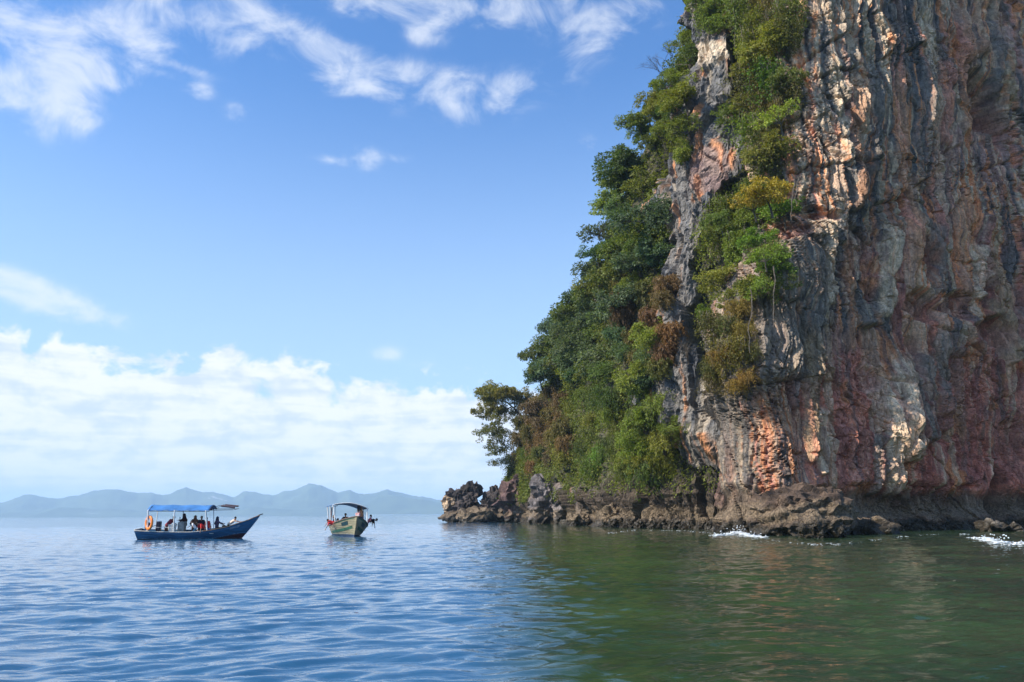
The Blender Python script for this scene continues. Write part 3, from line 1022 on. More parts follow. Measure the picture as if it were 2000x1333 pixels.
def splash(path, Yj, n, h, seed, fine=1.0):
    rnd = random.Random(seed)
    v, f = ico(1)
    co, fc = [], []
    pts = [ground(u, w) for u, w in path]
    for i in range(n):
        t = rnd.random() * (len(pts) - 1)
        k = int(t)
        if fine < 1 and math.sin(t * 9.1 + seed) + .7 * math.sin(t * 23.0) < .35:
            continue
        p = pts[k].lerp(pts[k + 1], t - k)
        mid = 1 - abs(t / (len(pts) - 1) * 2 - 1)
        spray = rnd.random() < .4
        r = rnd.uniform(.012, .04) if spray else rnd.uniform(.018, .06)
        z = rnd.random() ** 2 * h * (.25 + mid) if spray else rnd.uniform(0, .06 + .25 * h * mid)
        r *= fine
        o = np.array([p.x + rnd.gauss(0, .16), p.y + rnd.gauss(0, Yj), z + .01])
        s = np.array([r * rnd.uniform(1.5, 5), r * rnd.uniform(1, 2.5), r * rnd.uniform(.2, .5)]) if not spray else np.array([r, r, r])
        fc.append(f + len(co) * len(v))
        co.append(v * s + o)
    me = mesh_np('foam', np.vstack(co), np.vstack(fc))
    return link('foam', me, FOAM)


tag(splash([(1392, 1048), (1420, 1046), (1440, 1044), (1462, 1047), (1492, 1051)], .3, 520, .5, 1), 'white splash of foam before the leaning rock and ledge', kind='stuff')
tag(splash([(1470, 1036), (1490, 1038), (1502, 1041)], .2, 120, .3, 2), 'small white spray against the brown ledge', kind='stuff')
tag(splash([(1905, 1052), (1925, 1055), (1950, 1064), (2000, 1066), (2050, 1066)], .25, 330, .4, 3), 'white foam line at the right before the dark cleft', kind='stuff')
tag(splash([(1180, 1043), (1215, 1040), (1240, 1036), (1290, 1037), (1330, 1038), (1370, 1040), (1400, 1044)], .35, 260, .04, 4, .5), 'thin broken foam along the jumbled rocks', kind='stuff')
tag(splash([(1500, 1056), (1560, 1063), (1610, 1066), (1660, 1062), (1720, 1054), (1800, 1046), (1900, 1044)], .25, 240, .04, 5, .5), 'thin broken foam along the ledge and the foot of the wall', kind='stuff')

# ------------------------------------------------------------------ plants
def leaf_mat(name, narrow=False):
    m = bpy.data.materials.new(name)
    m.use_nodes = True
    t = NT(m.node_tree)
    t.n.clear()
    at = t.new('ShaderNodeAttribute', attribute_name='tint')
    oi = t.new('ShaderNodeObjectInfo')
    c = t.mix(1.0, at.outputs['Color'], oi.outputs['Color'], 'MULTIPLY')
    df = t.new('ShaderNodeBsdfPrincipled')
    t.put(df.inputs['Base Color'], c)
    df.inputs['Roughness'].default_value = .55
    df.inputs['Specular IOR Level'].default_value = .35
    tr = t.new('ShaderNodeBsdfTranslucent')
    t.put(tr.inputs[0], t.mix(1.0, c, (1.25, 1.3, .55), 'MULTIPLY'))
    mx = t.new('ShaderNodeMixShader')
    mx.inputs[0].default_value = .38
    t.l.new(df.outputs[0], mx.inputs[1])
    t.l.new(tr.outputs[0], mx.inputs[2])
    o = t.new('ShaderNodeOutputMaterial')
    t.l.new(mx.outputs[0], o.inputs[0])
    return m


LEAF = leaf_mat('leaf')
BARK = simple_mat('bark', (.13, .105, .08), .9, vary=.3, scale=5, bump=.5)


def leaves_mesh(name, pos, out, size, rs, aspect=.5, droop=.35, tint=None):
    """pos (n,3), out (n,3) direction each blade points along, size (n,)"""
    n = len(pos)
    d = out + rs.normal(0, .45, (n, 3))
    d[:, 2] -= droop
    d /= np.linalg.norm(d, axis=1)[:, None]
    r = rs.normal(0, 1, (n, 3)) * .7 + np.array([0, 0, .9])
    side = np.cross(d, r)
    side /= np.linalg.norm(side, axis=1)[:, None] + 1e-9
    L, Wd = size[:, None], size[:, None] * aspect * .5
    up = np.cross(side, d)
    v = np.stack([pos, pos + d * L * .45 + side * Wd + up * Wd * .25, pos + d * L, pos + d * L * .45 - side * Wd + up * Wd * .25], 1)
    col = np.repeat(tint[:, None, :], 4, 1).reshape(-1, 3) if tint is not None else None
    return mesh_np(name, v.reshape(-1, 3), np.arange(n * 4).reshape(n, 4), smooth=False, col=col)


def leaf_tint(n, rs, warm=.18):
    b = rs.uniform(.62, 1.35, (n, 1))
    w = rs.uniform(0, 1, (n, 1)) ** 3 * warm
    return b * np.array([1, 1, 1]) + np.hstack([w * 3.0, w * 1.4, -w * .3])


def tube_mesh(bm, pts, r0, r1, seg=5):
    rings = []
    for i, p in enumerate(pts):
        a = pts[max(i - 1, 0)]
        b = pts[min(i + 1, len(pts) - 1)]
        d = (b - a).normalized()
        x = d.orthogonal().normalized()
        y = d.cross(x)
        r = r0 + (r1 - r0) * i / (len(pts) - 1)
        rings.append([bm.verts.new(p + (x * math.cos(k * 2 * math.pi / seg) + y * math.sin(k * 2 * math.pi / seg)) * r) for k in range(seg)])
    for A, B in zip(rings[:-1], rings[1:]):
        for k in range(seg):
            bm.faces.new((A[k], A[(k + 1) % seg], B[(k + 1) % seg], B[k]))
    bm.faces.new(rings[0][::-1])
    bm.faces.new(rings[-1])


def bm_mesh(bm, name, smooth=False):
    me = bpy.data.meshes.new(name)
    bm.normal_update()
    bm.to_mesh(me)
    bm.free()
    if smooth:
        me.polygons.foreach_set('use_smooth', np.ones(len(me.polygons), bool))
    return me


def kind_broad(seed, nclus=86, per=54, leaf=.105, flat=.8, spread=1.0):
    """crown of radius 1 around (0,0,1); trunk and limbs from the origin"""
    rs = np.random.RandomState(seed)
    rnd = random.Random(seed)
    lobes = [Vector((rnd.gauss(0, .5), rnd.gauss(0, .5), 1 + rnd.gauss(0, .30))) for _ in range(8)]
    pos, out, cl = [], [], []
    for i in range(nclus):
        c = lobes[i % 8]
        d = Vector((rnd.gauss(0, 1), rnd.gauss(0, 1), rnd.gauss(.3, .9))).normalized()
        c2 = c + d * rnd.uniform(.28, .52) * spread
        c2.z = 1 + (c2.z - 1) * flat
        cl.append(c2)
        k = per
        pp = rs.normal(0, 1, (k, 3))
        pp /= np.linalg.norm(pp, axis=1)[:, None]
        rad = rs.uniform(.4, 1, (k, 1)) ** .5 * rs.uniform(.11, .21)
        pos.append(np.array(c2) + pp * rad * np.array([1.25, 1.25, .72]))
        out.append(pp * .7 + np.array(d) * .5)
    pos, out = np.vstack(pos), np.vstack(out)
    n = len(pos)
    crown = leaves_mesh('crown', pos, out, rs.uniform(.45, 1.5, n) * leaf, rs, .55, .4, leaf_tint(n, rs))
    bm = bmesh.new()
    fork = Vector((rnd.uniform(-.08, .08), rnd.uniform(-.08, .08), .5))
    tube_mesh(bm, [Vector((0, 0, -.25)), Vector((.02, 0, .2)), fork], .065, .042)
    for lb in lobes:
        mid = fork.lerp(lb, .5) + Vector((rnd.gauss(0, .07), rnd.gauss(0, .07), .05))
        tube_mesh(bm, [fork, mid, lb], .034, .012, 4)
    for c2 in cl[::2]:
        lb = min(lobes, key=lambda q: (q - c2).length)
        tube_mesh(bm, [fork.lerp(lb, .7), (lb + c2) / 2, c2], .012, .004, 3)
    return crown, bm_mesh(bm, 'trunk')


def kind_weeping(seed, strands=80, per=48, leaf=.085, reach=.95, fall=1.2):
    """arching bamboo-like stems whose tips hang down"""
    rs = np.random.RandomState(seed)
    rnd = random.Random(seed)
    pos, out = [], []
    bm = bmesh.new()
    for i in range(strands):
        a = rnd.random() * 2 * math.pi
        rch = reach * rnd.uniform(.25, 1.0)
        top = rnd.uniform(.9, 1.65)
        fl = fall * rnd.uniform(.45, 1.1)
        P = []
        for k in range(9):
            t = k / 8
            rad = rch * t ** .85
            z = top * math.sin(min(t * 1.9, 1.571)) - (fl * max(0, t - .42) ** 1.5 * 2.0)
            P.append(Vector((math.cos(a) * rad, math.sin(a) * rad, z)))
        if i % 2 == 0:
            tube_mesh(bm, P[:7], .014, .004, 3)
        for j in range(per):
            t = rnd.uniform(.25, 1) * 8
            k = min(int(t), 7)
            p = P[k].lerp(P[k + 1], t - k)
            pos.append(p + Vector((rnd.gauss(0, .05), rnd.gauss(0, .05), rnd.gauss(0, .04))))
            dd = (P[k + 1] - P[k]).normalized()
            out.append((dd.x * .7, dd.y * .7, dd.z * .6 - .3))
    pos, out = np.array(pos), np.array(out)
    n = len(pos)
    crown = leaves_mesh('crown', pos, out, rs.uniform(.7, 1.4, n) * leaf, rs, .33, .5, leaf_tint(n, rs, .12))
    return crown, bm_mesh(bm, 'stems')


def kind_vine(seed, strands=46, per=60, leaf=.10):
    """curtain that hangs from its top edge: 1 wide, 2 tall, below the origin"""
    rs = np.random.RandomState(seed)
    rnd = random.Random(seed)
    pos, out = [], []
    bm = bmesh.new()
    for i in range(strands):
        x, y = rnd.gauss(0, .42), rnd.gauss(0, .28)
        ln = rnd.uniform(.7, 2.1)
        P = [Vector((x + rnd.gauss(0, .04) * k, y + .16 * math.sin(k * .8 + i) * .3, .25 - ln * k / 7 + .12 * math.sin(k + i) * .2)) for k in range(8)]
        if i % 2 == 0:
            tube_mesh(bm, P, .012, .004, 3)
        for j in range(per):
            t = rnd.random() ** .8 * 7
            k = min(int(t), 6)
            p = P[k].lerp(P[k + 1], t - k)
            sp = .12 * (1.2 - t / 10)
            pos.append(p + Vector((rnd.gauss(0, sp), rnd.gauss(0, sp), rnd.gauss(0, .04))))
            out.append((rnd.gauss(0, .5), rnd.gauss(0, .5), -.25))
    pos, out = np.array(pos), np.array(out)
    n = len(pos)
    crown = leaves_mesh('foliage', pos, out, rs.uniform(.6, 1.35, n) * leaf, rs, .6, .35, leaf_tint(n, rs))
    return crown, bm_mesh(bm, 'stems')


def kind_bare(seed):
    rnd = random.Random(seed)
    bm = bmesh.new()

    def grow(p, d, ln, r, lvl):
        q = p + d * ln
        m = (p + q) / 2 + Vector((rnd.gauss(0, .05), rnd.gauss(0, .05), rnd.gauss(0, .04))) * ln
        tube_mesh(bm, [p, m, q], r, r * .6, 3)
        if lvl:
            for _ in range(3):
                nd = (d + Vector((rnd.gauss(0, .42), rnd.gauss(0, .42), rnd.gauss(.06, .3)))).normalized()
                grow(p.lerp(q, rnd.uniform(.55, 1)), nd, ln * rnd.uniform(.6, .85), r * .6, lvl - 1)
    for k in range(3):
        grow(Vector((0, 0, -.1)), Vector((rnd.gauss(0, .3), rnd.gauss(0, .3), 1)).normalized(), .6, .016, 4)
    return None, bm_mesh(bm, 'branches')


KINDS = {
    'tree': [kind_broad(s) for s in (1, 2, 3, 4)],
    'shrub': [kind_broad(s, 72, 58, .10, .95, .95) for s in (11, 12, 13)],
    'sprig': [kind_broad(s, 40, 36, .13, .75, 1.3) for s in (31, 32)],
    'bamboo': [kind_weeping(s) for s in (21, 22, 23)],
    'grass': [kind_weeping(s, 110, 34, .13, .9, 1.0) for s in (26, 27)],
    'vine': [kind_vine(s) for s in (41, 42, 43)],
    'bare': [kind_bare(s) for s in (51, 52)],
}
for _k in KINDS.values():
    for _c, _t in _k:
        if _c is not None:
            _c.materials.append(LEAF)
        _t.materials.append(BARK)
PLANT_NAME = dict(tree='tree', shrub='shrub', sprig='leafy_branch', bamboo='bamboo', grass='dry_shrub', vine='hanging_vine', bare='bare_shrub')
PLANT_CAT = dict(tree='tree', shrub='shrub', sprig='shrub', bamboo='bamboo', grass='shrub', vine='vine', bare='shrub')

ALL_CO = np.vstack([HEAD_CO, CLIFF_CO])
ALL_U, ALL_V = project(ALL_CO)
ALL_OK = ALL_CO[:, 1] > 20
_sel = ALL_OK & (ALL_U > 850) & (ALL_U < 2100) & (ALL_V > -250) & (ALL_V < 1100)
ALL_CO, ALL_U, ALL_V = ALL_CO[_sel], ALL_U[_sel], ALL_V[_sel]
ALL_D = np.hypot(ALL_CO[:, 0], ALL_CO[:, 1])
ORD = np.argsort(ALL_U)
ALL_CO, ALL_U, ALL_V, ALL_D = ALL_CO[ORD], ALL_U[ORD], ALL_V[ORD], ALL_D[ORD]


def surface_at(u, v):
    """frontmost rock seen through (u, v), or the nearest rock to it on the skyline"""
    for r in (7, 15, 30, 60, 120):
        a, b = np.searchsorted(ALL_U, (u - r, u + r))
        m = np.abs(ALL_V[a:b] - v) < r
        if m.any():
            q = np.where(m)[0] + a
            if r > 7:
                dd = np.hypot(ALL_U[q] - u, ALL_V[q] - v)
                q = q[dd < dd.min() + 6]
            return Vector(ALL_CO[q[np.argmin(ALL_D[q])]]), r
    return None, 0


_prnd = random.Random(99)
OUTWARD = Vector((-.62, -.78, 0)).normalized()


def plant(u, v, size, kind, col, label, group=None, lean=.55, var=None, depth=None, push=.35):
    p, r = surface_at(u, v)
    if p is None:
        return None
    Y = p.y if depth is None else depth
    c = px(u, v, Y - push * size)
    crown, trunk = KINDS[kind][_prnd.randrange(len(KINDS[kind])) if var is None else var]
    if kind == 'vine':
        axis = Vector((0, 0, 1))
        base = c + Vector((0, 0, size * .8))
    else:
        axis = (Vector((0, 0, 1)) + OUTWARD * lean * _prnd.uniform(.5, 1.2)).normalized()
        base = c - axis * size * (.95 if kind != 'bare' else .6)
    root = bpy.data.objects.new(PLANT_NAME[kind], None)
    root.empty_display_size = .3
    C.objects.link(root)
    root.location = base
    root.rotation_euler = (axis.to_track_quat('Z', 'Y') @ Euler((0, 0, _prnd.random() * 6.28)).to_quaternion()).to_euler()
    root.scale = (size, size, size * _prnd.uniform(.9, 1.1))
    j = _prnd.uniform(.8, 1.25)
    if crown is not None:
        o = link('crown' if kind in ('tree', 'shrub', 'sprig') else 'foliage', crown, None, root)
        o.color = (col[0] * j * _prnd.uniform(.85, 1.2), col[1] * j, col[2] * j * _prnd.uniform(.8, 1.2), 1)
    link(dict(tree='trunk', shrub='branches', sprig='branches', bare='branches').get(kind, 'stems'), trunk, None, root)
    tag(root, label, PLANT_CAT[kind], group)
    return root


DARK = (.100, .142, .028)
BLUE = (.085, .136, .060)  # leaf green with the bluish cast of haze put into the colour
MID = (.165, .200, .030)
LUSH = (.120, .195, .022)
LIME = (.17, .23, .030)
OLIVE = (.14, .135, .035)
DRY = (.17, .112, .052)
OCHRE = (.23, .17, .035)
GOLD = (.34, .27, .035)


HUE = {DARK: 'deep green', BLUE: 'blue-green', MID: 'mid green', LUSH: 'lush green', OLIVE: 'olive', DRY: 'brown', OCHRE: 'ochre'}


def zone(poly, n, size, kinds, label, group, mind=24, seed=0, **kw):
    rnd = random.Random(seed)
    us, vs = [p[0] for p in poly], [p[1] for p in poly]
    got = []
    tries = 0
    while len(got) < n and tries < 4000:
        tries += 1
        u, v = rnd.uniform(min(us), max(us)), rnd.uniform(min(vs), max(vs))
        if not in_poly(np.array([u]), np.array([v]), poly)[0]:
            continue
        if any(math.hypot(u - a, v - b) < mind * (1 - tries / 6000) for a, b in got):
            continue
        got.append((u, v))
    rows = []
    for u, v in sorted(got, key=lambda q: q[1]):
        k, c = rnd.choice(kinds)
        lb = label if isinstance(label, str) else label[k]
        # tell crowns of one stand apart by colour and by their place in the stand
        f = (v - min(vs)) / (max(vs) - min(vs))
        lb = HUE.get(c, '') + ' ' + lb + ', ' + ('upper' if f < .34 else 'middle' if f < .67 else 'lower') + (' left' if u < (min(us) + max(us)) / 2 else ' right')
        rows.append((u, v, k, c, lb, rnd.uniform(*size)))
    seen = {}
    for u, v, k, c, lb, sz in rows:
        n_same = sum(1 for r in rows if r[4] == lb)
        i = seen[lb] = seen.get(lb, 0) + 1
        if n_same == 2:
            lb += ', higher' if i == 1 else ', lower'
        elif n_same > 2:
            lb += ', %s down' % ['first', 'second', 'third', 'fourth', 'fifth', 'sixth', 'seventh'][i - 1]
        plant(u, v, sz, k, c, lb, group, **kw)


zone([(1212, 300), (1260, 330), (1300, 340), (1296, 470), (1250, 560), (1150, 560), (1140, 545), (1172, 440)], 20, (1.9, 3.0), [('tree', DARK), ('tree', BLUE), ('tree', MID)],
     'tree on the upper ridge left of the grey buttress', 'trees on the upper ridge', 30, 1)
zone([(1135, 550), (1210, 580), (1200, 680), (1130, 740), (1050, 745), (1050, 690), (1088, 625)], 22, (2.2, 3.4), [('tree', BLUE), ('tree', DARK), ('tree', BLUE)],
     'tree on the lower ridge above brown shrubs', 'trees on the lower ridge', 26, 2)
zone([(1012, 800), (1060, 755), (1115, 790), (1100, 910), (1010, 915)], 15, (1.8, 2.8), [('grass', DRY), ('grass', DRY), ('grass', OLIVE)],
     'dry shrub on the low slope near the point', 'dry shrubs on the low slope', 24, 3)
zone([(1205, 545), (1308, 540), (1318, 640), (1290, 720), (1240, 690), (1205, 640)], 15, (1.5, 2.3), [('grass', DRY), ('grass', OLIVE), ('shrub', MID)],
     dict(grass='dry tuft left of the grey buttress', shrub='leafy shrub left of the grey buttress'), 'growth beside the buttress', 26, 4)
zone([(1115, 745), (1260, 720), (1300, 830), (1300, 915), (1130, 925), (1098, 880)], 24, (1.9, 2.9), [('bamboo', LUSH), ('bamboo', MID), ('bamboo', DARK)],
     'drooping bamboo on the slope above shore boulders', 'drooping bamboo above the boulders', 26, 5)
zone([(1140, 650), (1210, 640), (1270, 690), (1275, 750), (1200, 740), (1110, 750)], 10, (1.7, 2.5), [('shrub', DARK), ('tree', BLUE), ('shrub', MID)],
     dict(shrub='shrub midway up the slope above the bamboo', tree='tree midway up the slope above the bamboo'), 'growth in the middle of the slope', 30, 6)
zone([(1230, 800), (1305, 830), (1318, 910), (1230, 925)], 7, (1.2, 1.8), [('shrub', LUSH), ('shrub', MID)],
     'shrub low beside the foot of the buttress', 'bright shrubs at the foot of the buttress', 28, 7)
zone([(1450, -20), (1558, -20), (1556, 130), (1450, 150)], 10, (1.5, 2.2), [('vine', MID), ('shrub', MID), ('vine', OLIVE)],
     dict(vine='vine curtain at the head of the gully', shrub='shrub at the head of the gully'), 'growth at the top of the gully', 30, 8)
zone([(1452, 150), (1552, 140), (1548, 330), (1500, 345), (1440, 215)], 12, (1.4, 2.1), [('vine', LUSH), ('shrub', DARK), ('vine', OLIVE), ('shrub', MID)],
     dict(vine='vine hanging in the gully above the yellow bush', shrub='shrub in the gully above the yellow bush'), 'growth in the upper gully', 30, 9)
zone([(1385, 420), (1470, 370), (1550, 390), (1520, 470), (1470, 600), (1385, 560)], 16, (1.3, 2.0), [('shrub', LUSH), ('shrub', DARK), ('shrub', MID), ('vine', MID)],
     dict(vine='vine hanging in the gully below the yellow bush', shrub='shrub in the gully below the yellow bush'), 'growth in the middle gully', 28, 10)
zone([(1385, 640), (1455, 590), (1470, 690), (1450, 790), (1385, 770)], 12, (1.1, 1.7), [('bamboo', OCHRE), ('vine', OLIVE), ('bamboo', OLIVE)],
     dict(vine='vine trailing below the gully', bamboo='drooping tuft at the bottom of the gully'), 'growth at the bottom of the gully', 24, 11)
zone([(1300, 130), (1350, 110), (1360, 200), (1340, 300), (1262, 320), (1250, 240)], 12, (1.5, 2.2), [('tree', MID), ('shrub', MID), ('shrub', DARK)],
     dict(tree='tree on the skyline left of the pale rock block', shrub='shrub on the skyline left of the pale rock block'), 'growth on the high skyline', 30, 12)
zone([(1350, -10), (1450, -20), (1450, 60), (1350, 50)], 6, (1.2, 1.9), [('shrub', MID), ('vine', LUSH)],
     dict(shrub='shrub on the crown of the buttress', vine='vine on the crown of the buttress'), 'growth on the crown of the buttress', 30, 13)



def leaning_tree():
    """tree that grows out of the slope over the sea; its crown is several loose clumps on long limbs"""
    Y = 154.0
    root = bpy.data.objects.new('tree', None)
    root.location = px(1052, 850, Y)
    C.objects.link(root)
    o0 = root.location
    bm = bmesh.new()
    P = lambda u, v, dy=0: px(u, v, Y + dy) - o0
    tube_mesh(bm, [P(1056, 858), P(1030, 826), P(1006, 800)], .34, .20, 7)
    for path, r in (([(1006, 800), (985, 782), (958, 770)], .17), ([(1006, 800), (1004, 778), (1012, 760)], .14), ([(1000, 795), (972, 806), (956, 830)], .13),
                    ([(972, 806), (962, 845), (966, 880)], .08), ([(985, 782), (975, 765), (966, 757)], .08), ([(1030, 826), (1024, 790), (1030, 768)], .10)):
        tube_mesh(bm, [P(u, v, random.Random(u).uniform(-1, 1)) for u, v in path], r, r * .35, 5)
    link('trunk', bm_mesh(bm, 'trunk'), BARK, root)
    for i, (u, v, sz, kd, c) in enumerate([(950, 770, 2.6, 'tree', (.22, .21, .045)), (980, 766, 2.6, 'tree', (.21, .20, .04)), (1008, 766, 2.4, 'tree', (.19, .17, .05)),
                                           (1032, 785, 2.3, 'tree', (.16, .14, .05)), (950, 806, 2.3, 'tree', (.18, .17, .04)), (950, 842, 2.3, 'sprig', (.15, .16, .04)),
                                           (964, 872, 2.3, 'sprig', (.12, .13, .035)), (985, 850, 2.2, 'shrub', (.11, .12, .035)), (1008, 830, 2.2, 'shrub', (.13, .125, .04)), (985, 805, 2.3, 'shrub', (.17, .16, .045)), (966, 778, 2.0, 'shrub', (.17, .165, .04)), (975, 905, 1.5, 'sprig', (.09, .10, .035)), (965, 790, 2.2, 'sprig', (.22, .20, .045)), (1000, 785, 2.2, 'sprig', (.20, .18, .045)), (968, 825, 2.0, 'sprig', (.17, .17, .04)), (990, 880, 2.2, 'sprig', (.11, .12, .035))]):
        me = KINDS[kd][i % len(KINDS[kd])][0]
        k = link('crown', me, None, root)
        k.location = P(u, v, _prnd.uniform(-1.2, 1.2)) - Vector((0, 0, sz))
        k.scale = (sz, sz, sz)
        k.rotation_euler = (0, 0, i * 1.3)
        k.color = (*c, 1)
    tag(root, 'sunlit olive tree leaning out over the sea from the point', 'tree')


leaning_tree()
plant(996, 892, 2.6, 'bamboo', (.075, .095, .03), 'feathery bamboo drooping over the rocks at the very point', lean=.5, depth=155)
plant(1030, 880, 2.5, 'bamboo', LUSH, 'green bamboo patch between the brown shrubs and the point', depth=147)
plant(1246, 232, 2.1, 'tree', LIME, 'sunlit yellow-green tree standing out on the high skyline', depth=92, var=2)
plant(1290, 210, 1.6, 'tree', (.13, .19, .03), 'light green tree just above the sunlit yellow-green tree', depth=90)
plant(1222, 318, 1.9, 'tree', BLUE, 'dark tree hanging below the sunlit yellow-green tree on the skyline', depth=95)
plant(1362, 165, 1.5, 'sprig', LIME, 'lime green leafy branch before the pale rock block', depth=77)
plant(1350, 205, 1.2, 'sprig', LIME, 'lime green spray hanging under the leafy branch by the pale block', depth=77)
plant(1500, 378, 1.7, 'shrub', GOLD, 'yellow-leaved bush in the gully between buttress and wall', depth=61, var=1)
plant(1470, 400, 1.2, 'sprig', GOLD, 'yellow twiggy branch left of the yellow-leaved bush', depth=61)
plant(1520, 230, 1.3, 'sprig', LIME, 'bright lime shrub against the left edge of the red wall', depth=60)
plant(1490, 500, 1.1, 'sprig', LIME, 'lime green branch sticking out low in the gully', depth=59)
plant(1475, 560, 1.0, 'sprig', LIME, 'lowest lime green branch, hanging before the slate rock', depth=59)
plant(1425, 690, 1.5, 'grass', OCHRE, 'ochre tussock shrub on the ledge below the gully', depth=66)
plant(1382, 612, 1.0, 'shrub', LUSH, 'small green bush alone on the face of the grey buttress', depth=70)
plant(1288, 128, 2.3, 'bare', DRY, 'leafless grey shrub sticking out at the high skyline', lean=1.0, depth=88, var=0)
plant(1178, 470, 2.4, 'bare', DRY, 'leafless twigs sticking out of the upper ridge skyline', lean=1.1, depth=104, var=1)
plant(1340, 690, 1.6, 'bare', DRY, 'leafless brown brushwood at the left edge of the buttress', lean=.6, depth=74)
plant(1330, 80, 1.4, 'shrub', MID, 'small tree at the top of the skyline against blue sky', depth=82)
plant(1405, 430, 1.2, 'shrub', DARK, 'dark bush tucked against the right side of the grey buttress', depth=68)


plant(1310, 100, 1.8, 'bare', DRY, 'fine leafless twigs above the lime green branch on the skyline', lean=1.0, depth=86, var=1)
plant(1212, 300, 1.6, 'bare', DRY, 'leafless twigs poking out left of the sunlit yellow-green tree', lean=1.2, depth=96, var=0)
plant(1140, 560, 2.2, 'bare', DRY, 'leafless twigs on the lower ridge skyline', lean=1.1, depth=117, var=0)


def dangling(u, v0, v1, Y, label, seed):
    rnd = random.Random(seed)
    bm = bmesh.new()
    n = 9
    tube_mesh(bm, [px(u + rnd.uniform(-2.5, 2.5) + 3 * math.sin(i * .7), v0 + (v1 - v0) * i / n, Y) for i in range(n + 1)], .05, .03, 5)
    tag(link('hanging_root', bm_mesh(bm, 'hanging_root'), BARK), label, 'root', 'hanging roots')


dangling(1548, 340, 430, 58.5, 'pale root hanging from the gully beside the yellow bush', 1)
dangling(1556, 345, 400, 58.5, 'short root hanging right beside the pale root', 2)
dangling(1466, 560, 690, 58.5, 'long thin root hanging before the slate rock below the lime branch', 3)
dangling(1512, 520, 640, 57.5, 'straight root hanging down the slate face', 4)


# low growth that covers the soil between the trees
def undergrowth():
    rs = np.random.RandomState(5)
    ok = np.where((HEAD_VEG > .5) & (HEAD_CO[:, 2] > 3.0) & (HEAD_CO[:, 1] < 175))[0]
    u, v = project(HEAD_CO[ok])
    k = (u > 940) & (u < 1640) & (v > -120)
    ok, u, v = ok[k], u[k], v[k]
    # even cover: the grid is denser at its near end
    wgt = HEAD_CO[ok][:, 1] ** 2
    pick = rs.choice(len(ok), 150000, p=wgt / wgt.sum())
    i = ok[pick]
    uu, vv = u[pick], v[pick]
    p = HEAD_CO[i].copy()
    nrm = np.stack([HEAD_N[i][:, 0], HEAD_N[i][:, 1], np.full(len(i), .35)], 1)
    lump = .35 + .9 * sstep(-.35, .5, fbm(p[:, 1] * .45, p[:, 2] * .5, 3.0, 3))
    off = rs.uniform(0, 1.15, len(i)) * lump
    p += nrm * off[:, None] + rs.normal(0, .18, p.shape)
    dry = np.clip(np.exp(-((uu - 1060) / 55) ** 2 - ((vv - 830) / 75) ** 2) + np.exp(-((uu - 1265) / 58) ** 2 - ((vv - 605) / 55) ** 2) +
                  .8 * np.exp(-((uu - 1300) / 40) ** 2 - ((vv - 715) / 40) ** 2) + .35 * fbm(p[:, 1] * .2, p[:, 2] * .25, 2.0, 2), 0, 1)
    blue = sstep(1190, 1080, uu) * sstep(770, 700, vv)  # upper far slope, where the leaf colour takes on painted haze
    col = np.broadcast_to(np.array(MID) * .8, p.shape)
    col = lerp3(blue, col, np.array(BLUE))
    col = lerp3(sstep(.35, .7, dry), col, np.array(DRY))
    col = col * leaf_tint(len(i), rs)
    sz = rs.uniform(.18, .42, len(i)) * (.6 + p[:, 1] / 200)
    me = leaves_mesh('undergrowth', p, nrm * .5, sz, rs, .45, .55, col)
    o = link('undergrowth', me, LEAF)
    o.color = (1, 1, 1, 1)
    tag(o, 'low tangled growth covering the soil of the headland', kind='stuff')


undergrowth()

# ------------------------------------------------------------------ boats
def MB():
    return bmesh.new()


def bar(bm, a, b, w, h=None, up=Vector((0, 0, 1))):
    """rectangular bar from a to b"""
    a, b = Vector(a), Vector(b)
    h = w if h is None else h
    d = (b - a).normalized()
    x = d.cross(up)
    x = d.orthogonal().normalized() if x.length < 1e-4 else x.normalized()
    y = x.cross(d)
    V = [bm.verts.new(p + x * sx * w / 2 + y * sy * h / 2) for p in (a, b) for sx, sy in ((-1, -1), (1, -1), (1, 1), (-1, 1))]
    for q in ((0, 3, 2, 1), (4, 5, 6, 7), (0, 1, 5, 4), (1, 2, 6, 5), (2, 3, 7, 6), (3, 0, 4, 7)):
        bm.faces.new([V[i] for i in q])


def rbox(bm, c, size, bev=.02, rot=0.0):
    """bevelled box"""
    g = bmesh.ops.create_cube(bm, size=1.0, matrix=Matrix.Translation(c) @ Matrix.Rotation(rot, 4, 'Z') @ Matrix.Diagonal((*size, 1)))
    ed = list({e for v in g['verts'] for e in v.link_edges})
    bmesh.ops.bevel(bm, geom=ed, offset=bev, segments=2, affect='EDGES', profile=.5)


def part(name, bm, mat, parent, smooth=False):
    return link(name, bm_mesh(bm, name, smooth), mat, parent)


